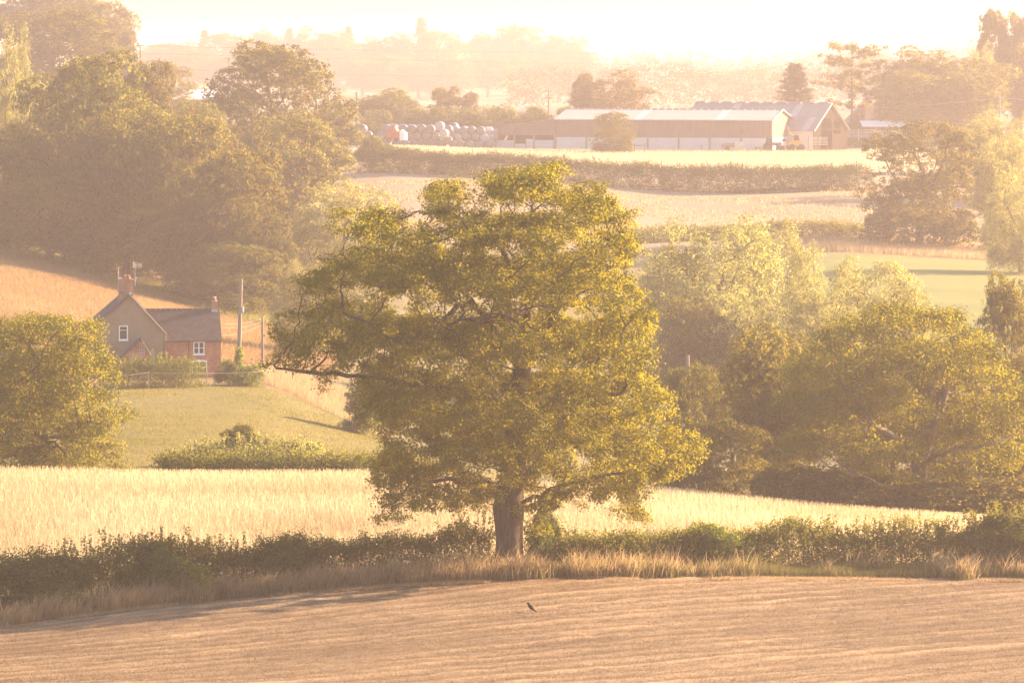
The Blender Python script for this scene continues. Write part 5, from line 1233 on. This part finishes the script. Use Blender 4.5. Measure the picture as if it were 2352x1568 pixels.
# ------------------------------------------------------------------ machines and clutter round the barns
def clutter():
    x, y, z = P(905, 327, 571.0)
    t = thing('forage_trailer', 'small rusty red machine with raised chute in front of the bales', 'trailer', (x, y, z), math.radians(-20)); t.scale = (1.28,) * 3
    m = MB(); m.box(-.95, .95, -.6, .6, .35, 1.45); m.build('body', M['red_paint'], t)
    m = MB(); m.prism([(-.8, 1.46), (.6, 1.46), (.25, 2.15), (-.45, 2.15)], -.5, .5); m.build('chute', M['red_paint'], t)
    m = MB(); m.prism([(1.0, .3), (1.75, .3), (1.75, 1.2), (1.2, 1.65), (1.0, 1.4)], -.55, .55); m.build('sunlit_side', M['white_roof'], t)  # white part stands in for the machine's sunlit right side
    for x_ in (-.5, .6):
        m = MB(); m.tube([(x_, -.72, .32), (x_, -.60, .32)], .34, 12); m.build('wheel', M['rubber'], t)
    # yellow loader by the barn gable
    x, y, z = P(1822, 346, 566.0)
    t = thing('loader', 'yellow telescopic loader with raised boom beside the barn gable', 'loader', (x, y, z), math.radians(10)); t.scale = (1.28,) * 3
    m = MB(); m.prism([(-.6, .55), (1.2, .55), (1.2, 1.05), (.9, 1.3), (-.2, 1.35), (-.6, 1.0)], -.6, .6); m.build('body', M['yellow_paint'], t)
    m = MB(); m.prism([(-.1, 1.36), (.75, 1.32), (.6, 2.0), (.05, 2.0)], -.45, .1); m.build('cab', M['glass'], t)
    m = MB(); m.tube([(.7, .35, 1.2), (-.35, .4, 2.2), (-.75, .45, 3.2)], [.16, .14, .10], 5); m.build('boom', M['yellow_paint'], t)
    m = MB(); m.tube([(-.75, .45, 3.2), (-1.05, .45, 2.6), (-1.1, .45, 1.5)], [.07, .07, .06], 5); m.box(-1.3, -.95, .2, .7, 1.2, 1.5); m.build('grab', M['dark_metal'], t)
    for x_ in (-.35, .95):
        for y_ in (-.78, .6):
            m = MB(); m.tube([(x_, y_, .42), (x_, y_ + .2, .42)], .43, 14); m.build('wheel', M['rubber'], t)
    # dark tractor half hidden
    x, y, z = P(1772, 347, 567.0)
    t = thing('tractor', 'dark old tractor parked against the white wall by the loader', 'tractor', (x, y, z), math.radians(5)); t.scale = (1.28,) * 3
    m = MB(); m.box(-.2, 1.3, -.35, .35, .7, 1.15); m.build('bonnet', M['red_paint'], t)
    m = MB(); m.prism([(-.75, .8), (.0, .8), (-.05, 1.75), (-.65, 1.75)], -.5, .5); m.build('cab', M['dark_metal'], t)
    for (x_, r_) in ((-.5, .55), (1.0, .35)):
        for y_ in (-.65, .45):
            m = MB(); m.tube([(x_, y_, r_ - .02), (x_, y_ + .22, r_ - .02)], r_, 14); m.build('wheel', M['rubber'], t)
    # flat trailer with planks under a sheet
    x, y, z = P(1690, 347, 567.5)
    t = thing('farm_trailer', 'low farm trailer piled with planks and boards by the white wall', 'trailer', (x, y, z)); t.scale = (1.28,) * 3
    m = MB(); m.box(-1.9, 1.2, -.6, .6, .55, .68); m.build('bed', M['timber_dark'], t)
    for i in range(4): MB().box(-1.8 + i * .12, 1.0 - i * .1, -.5, .5, .69 + i * .11, .78 + i * .11).build('plank', M['wood_grey'], t)
    for x_ in (-1.2, .6):
        m = MB(); m.tube([(x_, -.62, .30), (x_, -.50, .30)], .32, 12); m.build('wheel', M['rubber'], t)
    x, y, z = P(1700, 346, 566.6); o = MB().prism([(-.75, 0), (.75, 0), (.7, 1.15), (-.7, 1.2)], -.06, .06).build('sheet_board', M['tarp'], loc=(x, y, z)); o.scale = (1.28,) * 3; tag(o, 'pale board leaning on the trailer of planks', 'board')
    x, y, z = P(1745, 347, 567.2); t = thing('pallet_stack', 'stack of dark pallets between the trailer and the tractor', 'pallets', (x, y, z)); t.scale = (1.28,) * 3
    for i in range(4):
        m = MB(); m.box(-.6, .6, -.5, .5, i * .15, i * .15 + .03); m.box(-.6, -.5, -.5, .5, i * .15 + .03, i * .15 + .13); m.box(.5, .6, -.5, .5, i * .15 + .03, i * .15 + .13); m.box(-.6, .6, -.5, .5, i * .15 + .13, i * .15 + .147); m.build('pallet', M['timber_dark'], t)
    for i, px in enumerate((1787, 1797)):
        x, y, z = P(px, 345, 566.5)
        t = thing('tyre_stack', ['left pile of old tyres at the barn corner', 'right pile of old tyres at the barn corner'][i], 'tyres', (x, y, z)); t.scale = (1.28,) * 3
        for k in range(4 - i):
            m = MB(); m.tube([(0, 0, k * .2), (0, 0, k * .2 + .05), (0, 0, k * .2 + .13), (0, 0, k * .2 + .18)], [.26, .33, .33, .26], 14); m.build('tyre', M['rubber'], t)
    # gates and hurdles
    for (px, py, d, w, h, lab, rz) in ((1879, 335, 570, 2.6, 1.15, 'pale slatted gate standing against the open barn', 0), (1972, 318, 592, 5.0, 1.2, 'long grey farm gate in front of the yellow bush', .05), (2046, 318, 586, 4.6, 1.1, 'grey metal gate across the white roofed shed', .1)):
        x, y, z = P(px, py, d); t = thing('farm_gate', lab, 'gate', (x, y, z), rz, 'farm gates'); t.scale = (1.28,) * 3
        for i in range(6): MB().box(-w / 2, w / 2, -.025, .025, .12 + i * h / 6, .20 + i * h / 6).build('rail', M['grey_metal'] if px > 1900 else M['tarp'], t)
        for x_ in (-w / 2, 0, w / 2): MB().box(x_ - .05, x_ + .05, -.07, -.028, -.4, h + .15).build('post', M['grey_metal'] if px > 1900 else M['wood_grey'], t)
    x, y, z = P(1446, 347, 556.5); t = thing('rail_fence', 'short timber rail fence under the slim tree by the barn', 'fence', (x, y, z)); t.scale = (1.28,) * 3
    for px in (1413, 1437, 1457, 1480): x_ = (px - 1446) / F * 556.5; MB().box(x_ - .08, x_ + .08, -.05, .05, -.6, 1.0).build('post', M['wood_grey'], t)
    MB().box(-1.9, 2.0, -.095, -.053, .62, .78).build('rail', M['wood_grey'], t)
    for i, (px, lab) in enumerate(((1612, 'short dark post in front of the white wall, left one'), (1676, 'short dark post in front of the white wall, right one'))):
        x, y, z = P(px, 348, 565.5); o = MB().box(-.07, .07, -.07, .07, -.6, .85).build('post', M['timber_dark'], loc=(x, y, z)); o.scale = (1.28,) * 3; o.name = 'fence_post'; tag(o, lab, 'post')
clutter()

# ------------------------------------------------------------------ poles and wires
def pole(px, top, base, d, r, label, arms=(), mat='wood_grey', lean=0.0, name='power_pole'):
    x, y, zt = P(px, top, d); zg = ZC - (base - YH) / F * DM(d); zg = min(zg, float(ground(x, y))) - .4; r *= FS(d)
    t = thing(name, label, 'pole', (x, y, zg)); h = zt - zg
    m = MB(); m.tube([(-lean * h, 0, 0), (-lean * h * .5, 0, h * .5), (0, 0, h)], [r * 1.15, r, r * .8], 8); m.build('shaft', M[mat], t)
    for (dz, w) in arms:
        MB().box(-w / 2, w / 2, -r - .14, -r - .01, h - dz - .06, h - dz + .06).build('crossarm', M[mat], t)
        for x_ in (-w / 2 + .1, 0, w / 2 - .1):
            m = MB(); m.tube([(x_, -r - .08, h - dz + .06), (x_, -r - .08, h - dz + .14), (x_, -r - .08, h - dz + .26)], [.03, .07, .05], 6); m.build('insulator', M['white_paint'], t)
    return t
p1 = pole(554, 640, 852, 311.0, .15, 'tall timber telegraph pole right of the cottage, ivy at its foot', lean=.03)
b = MB(); b.box(.10, .22, -.1, .06, 6.05, 6.5); b.build('bracket', M['white_paint'], p1)
pole(603, 727, 845, 330.0, .11, 'thinner telegraph pole behind, left of the oak')
pole(1580, 815, 850, 285.0, .13, 'pole top showing over the dark trees right of the oak', [])
pole(819, 212, 330, 565.0, .16, 'tall pole between the large dome tree and the bales', [(.12, .5)])
pole(322, 104, 150, 620.0, .12, 'small T shaped pole against the sky above the left wood', [(.1, 1.5)], 'timber_dark')
pole(1260, 205, 290, 640.0, .09, 'hazy pole with two crossarms behind the bales', [(.45, 1.9), (1.75, 1.9)], 'timber_dark')
pole(2296, 222, 320, 585.0, .17, 'T shaped power pole standing among the trees at the right', [(.1, 1.9)], 'wood_grey')
ivy_rng = np.random.default_rng(5)
def ivy():
    d = 311.0; C = []
    for i in range(420):
        f = ivy_rng.random(); py = 800 + f * 75; px = 549.5 - (py - 800) * .03 + ivy_rng.normal(0, 3.2 + 2.2 * f); C.append(P(px, py, d - .25 + ivy_rng.normal(0, .12)))
    C = np.array(C); o = C.mean(0); Lp, tone = clump_leaves(C - o, 9, .07, ivy_rng, 1)
    ob = bpy.data.objects.new('ivy', leaves_mesh('ivy', Lp, .13, .10, M['leaf_bright'], ivy_rng, tone)); ob.location = o; link(ob); tag(ob, 'ivy climbing the foot of the telegraph pole by the cottage', 'ivy')
ivy()
def wire(a, b, sag, r, label, group=None, n=14, mat='dark_metal'):
    a, b = Vector(P(*a)), Vector(P(*b)); pts = [a.lerp(b, i / n) - Vector((0, 0, sag * 4 * (i / n) * (1 - i / n))) for i in range(n + 1)]
    o = [p - a for p in pts]; ob = MB().tube(o, r, 4).build('overhead_wire', M[mat], loc=a); tag(ob, label, 'wire', group)
wire((557, 652, 311), (1582, 822, 285), .9, .022, 'dark cable running from the telegraph pole towards the oak', 'overhead wires')
for i, (ya, yb_) in enumerate([(730, 742), (737, 752), (745, 770)]):
    wire((603, ya, 330), (508, yb_, 322), 0.25, .010, f'{["upper", "middle", "lower"][i]} thin wire from the thinner pole to the cottage', 'overhead wires', 10, 'grey_metal')
for i, yy in enumerate((86, 122, 158)):
    wire((300 if i else 322, yy + 0 if i else 106, 640), (2600, yy + 34, 900), 1.2, .035, f'{["highest", "middle", "lowest"][i]} of three faint power lines crossing in front of the far wood', 'overhead wires', 30)
wire((2296, 225, 585), (1260, 209, 640), 2.9, .03, 'bright power line from the T shaped pole over the barn roofs', 'overhead wires', 24, 'grey_metal')
wire((2296, 225, 585), (2700, 215, 540), .8, .03, 'power line from the T shaped pole leaving the picture at the right', 'overhead wires', 12, 'grey_metal')

def pylon():
    d = 1750.0; x, y, zt = P(2103, 70, d); zg = float(ground(x, y)) - 1; h = zt - zg
    t = thing('pylon', 'very faint lattice pylon against the white sky, upper right', 'pylon', (x, y, zg)); m = MB(); wb, wt = 5.4, 2.9
    lv = np.linspace(0, h, 8); hw = lambda z_: wb + (wt - wb) * z_ / h
    for sx in (-1, 1):
        for sy in (-1, 1): m.tube([(sx * wb, sy * wb, 0), (sx * wt, sy * wt, h)], .16, 4)
    m.build('legs', M['dark_metal'], t); m = MB()
    for i, z_ in enumerate(lv[1:]):
        w_ = hw(z_)
        for a, b_ in (((-w_, -w_), (w_, -w_)), ((-w_, w_), (w_, w_)), ((-w_, -w_), (-w_, w_)), ((w_, -w_), (w_, w_))): m.tube([(*a, z_), (*b_, z_)], .12, 4)
    for i in range(len(lv) - 1):
        a, b_ = hw(lv[i]), hw(lv[i + 1]); m.tube([(-a, -a, lv[i]), (b_, -b_, lv[i + 1])], .07, 3)
    m.build('bracing', M['dark_metal'], t)
    m = MB()
    for z_, w_ in ((h - .3, 3.2), (h - 3.5, 4.2)): m.tube([(-w_, 0, z_), (w_, 0, z_)], .12, 4)
    m.build('crossarm', M['dark_metal'], t)
pylon()

# wire fence below the cottage hedge
def wire_fence():
    pts = [(232, 903, 868), (341, 893, 860), (475, 893, 872), (590, 893, 876), (672, 890, 868), (735, 905, 890)]
    w = []
    t = None
    for i, (px, by, ty) in enumerate(pts):
        d = row_d(px, by, 285, 318); x, y, z = P(px, by, d); z = float(ground(x, d)); h = max(.9, (by - ty) / F * d)
        if t is None: t = thing('wire_fence', 'wire fence on slim timber posts along the top of the pasture', 'fence', (x, y, z)); o = Vector((x, y, z))
        p = Vector((x, y, z)) - o
        m = MB(); m.tube([p - Vector((0, 0, .3)), p + Vector((0, 0, h))], .045, 6); m.build('post', M['wood_grey'], t); w.append((p, h))
    for f in (.88,):
        m = MB()
        for (a, ha), (b_, hb) in zip(w, w[1:]):
            q0, q1 = a + Vector((0, -.05, ha * f)), b_ + Vector((0, -.05, hb * f)); m.tube([q0, q0.lerp(q1, .5) - Vector((0, 0, .05)), q1], .008, 4)
        m.build('wire', M['tarp'], t)
wire_fence()

# ------------------------------------------------------------------ bird on the stubble
def crow():
    d = row_d(1218, 1407, 145, 188); x, y, z = P(1218, 1407, d); z = float(ground(x, d)) + .05
    t = thing('bird', 'small black bird standing upright on the stubble', 'bird', (x, y, z))
    m = MB(); m.tube([(.19, 0, .05), (.14, 0, .085), (.075, 0, .13), (.02, 0, .19), (-.025, 0, .25), (-.05, 0, .295), (-.06, 0, .325), (-.085, 0, .345), (-.115, 0, .345), (-.135, 0, .335), (-.175, 0, .322)],
                     [.018, .034, .062, .078, .070, .048, .043, .045, .034, .016, .004], 10)
    m.build('body', M['black_feather'], t, True)
    m = MB()
    for s_ in (-1, 1): m.tube([(.15, .05 * s_, .075), (.09, .075 * s_, .135), (.03, .082 * s_, .20), (-.02, .06 * s_, .25)], [.008, .026, .035, .018], 7)
    m.build('wings', M['black_feather'], t, True)
    m = MB(); m.tube([(.11, 0, .09), (.20, 0, .035), (.26, 0, .0)], [.03, .026, .022], 6); m.build('tail', M['black_feather'], t, True)
    for s_ in (-1, 1):
        m = MB(); m.tube([(.03, .03 * s_, .14), (.02, .032 * s_, .06), (.025, .032 * s_, 0)], [.018, .009, .008], 5); m.tube([(.03, .032 * s_, .004), (-.035, .032 * s_, .002)], [.007, .004], 4); m.build('leg', M['black_feather'], t)
crow()
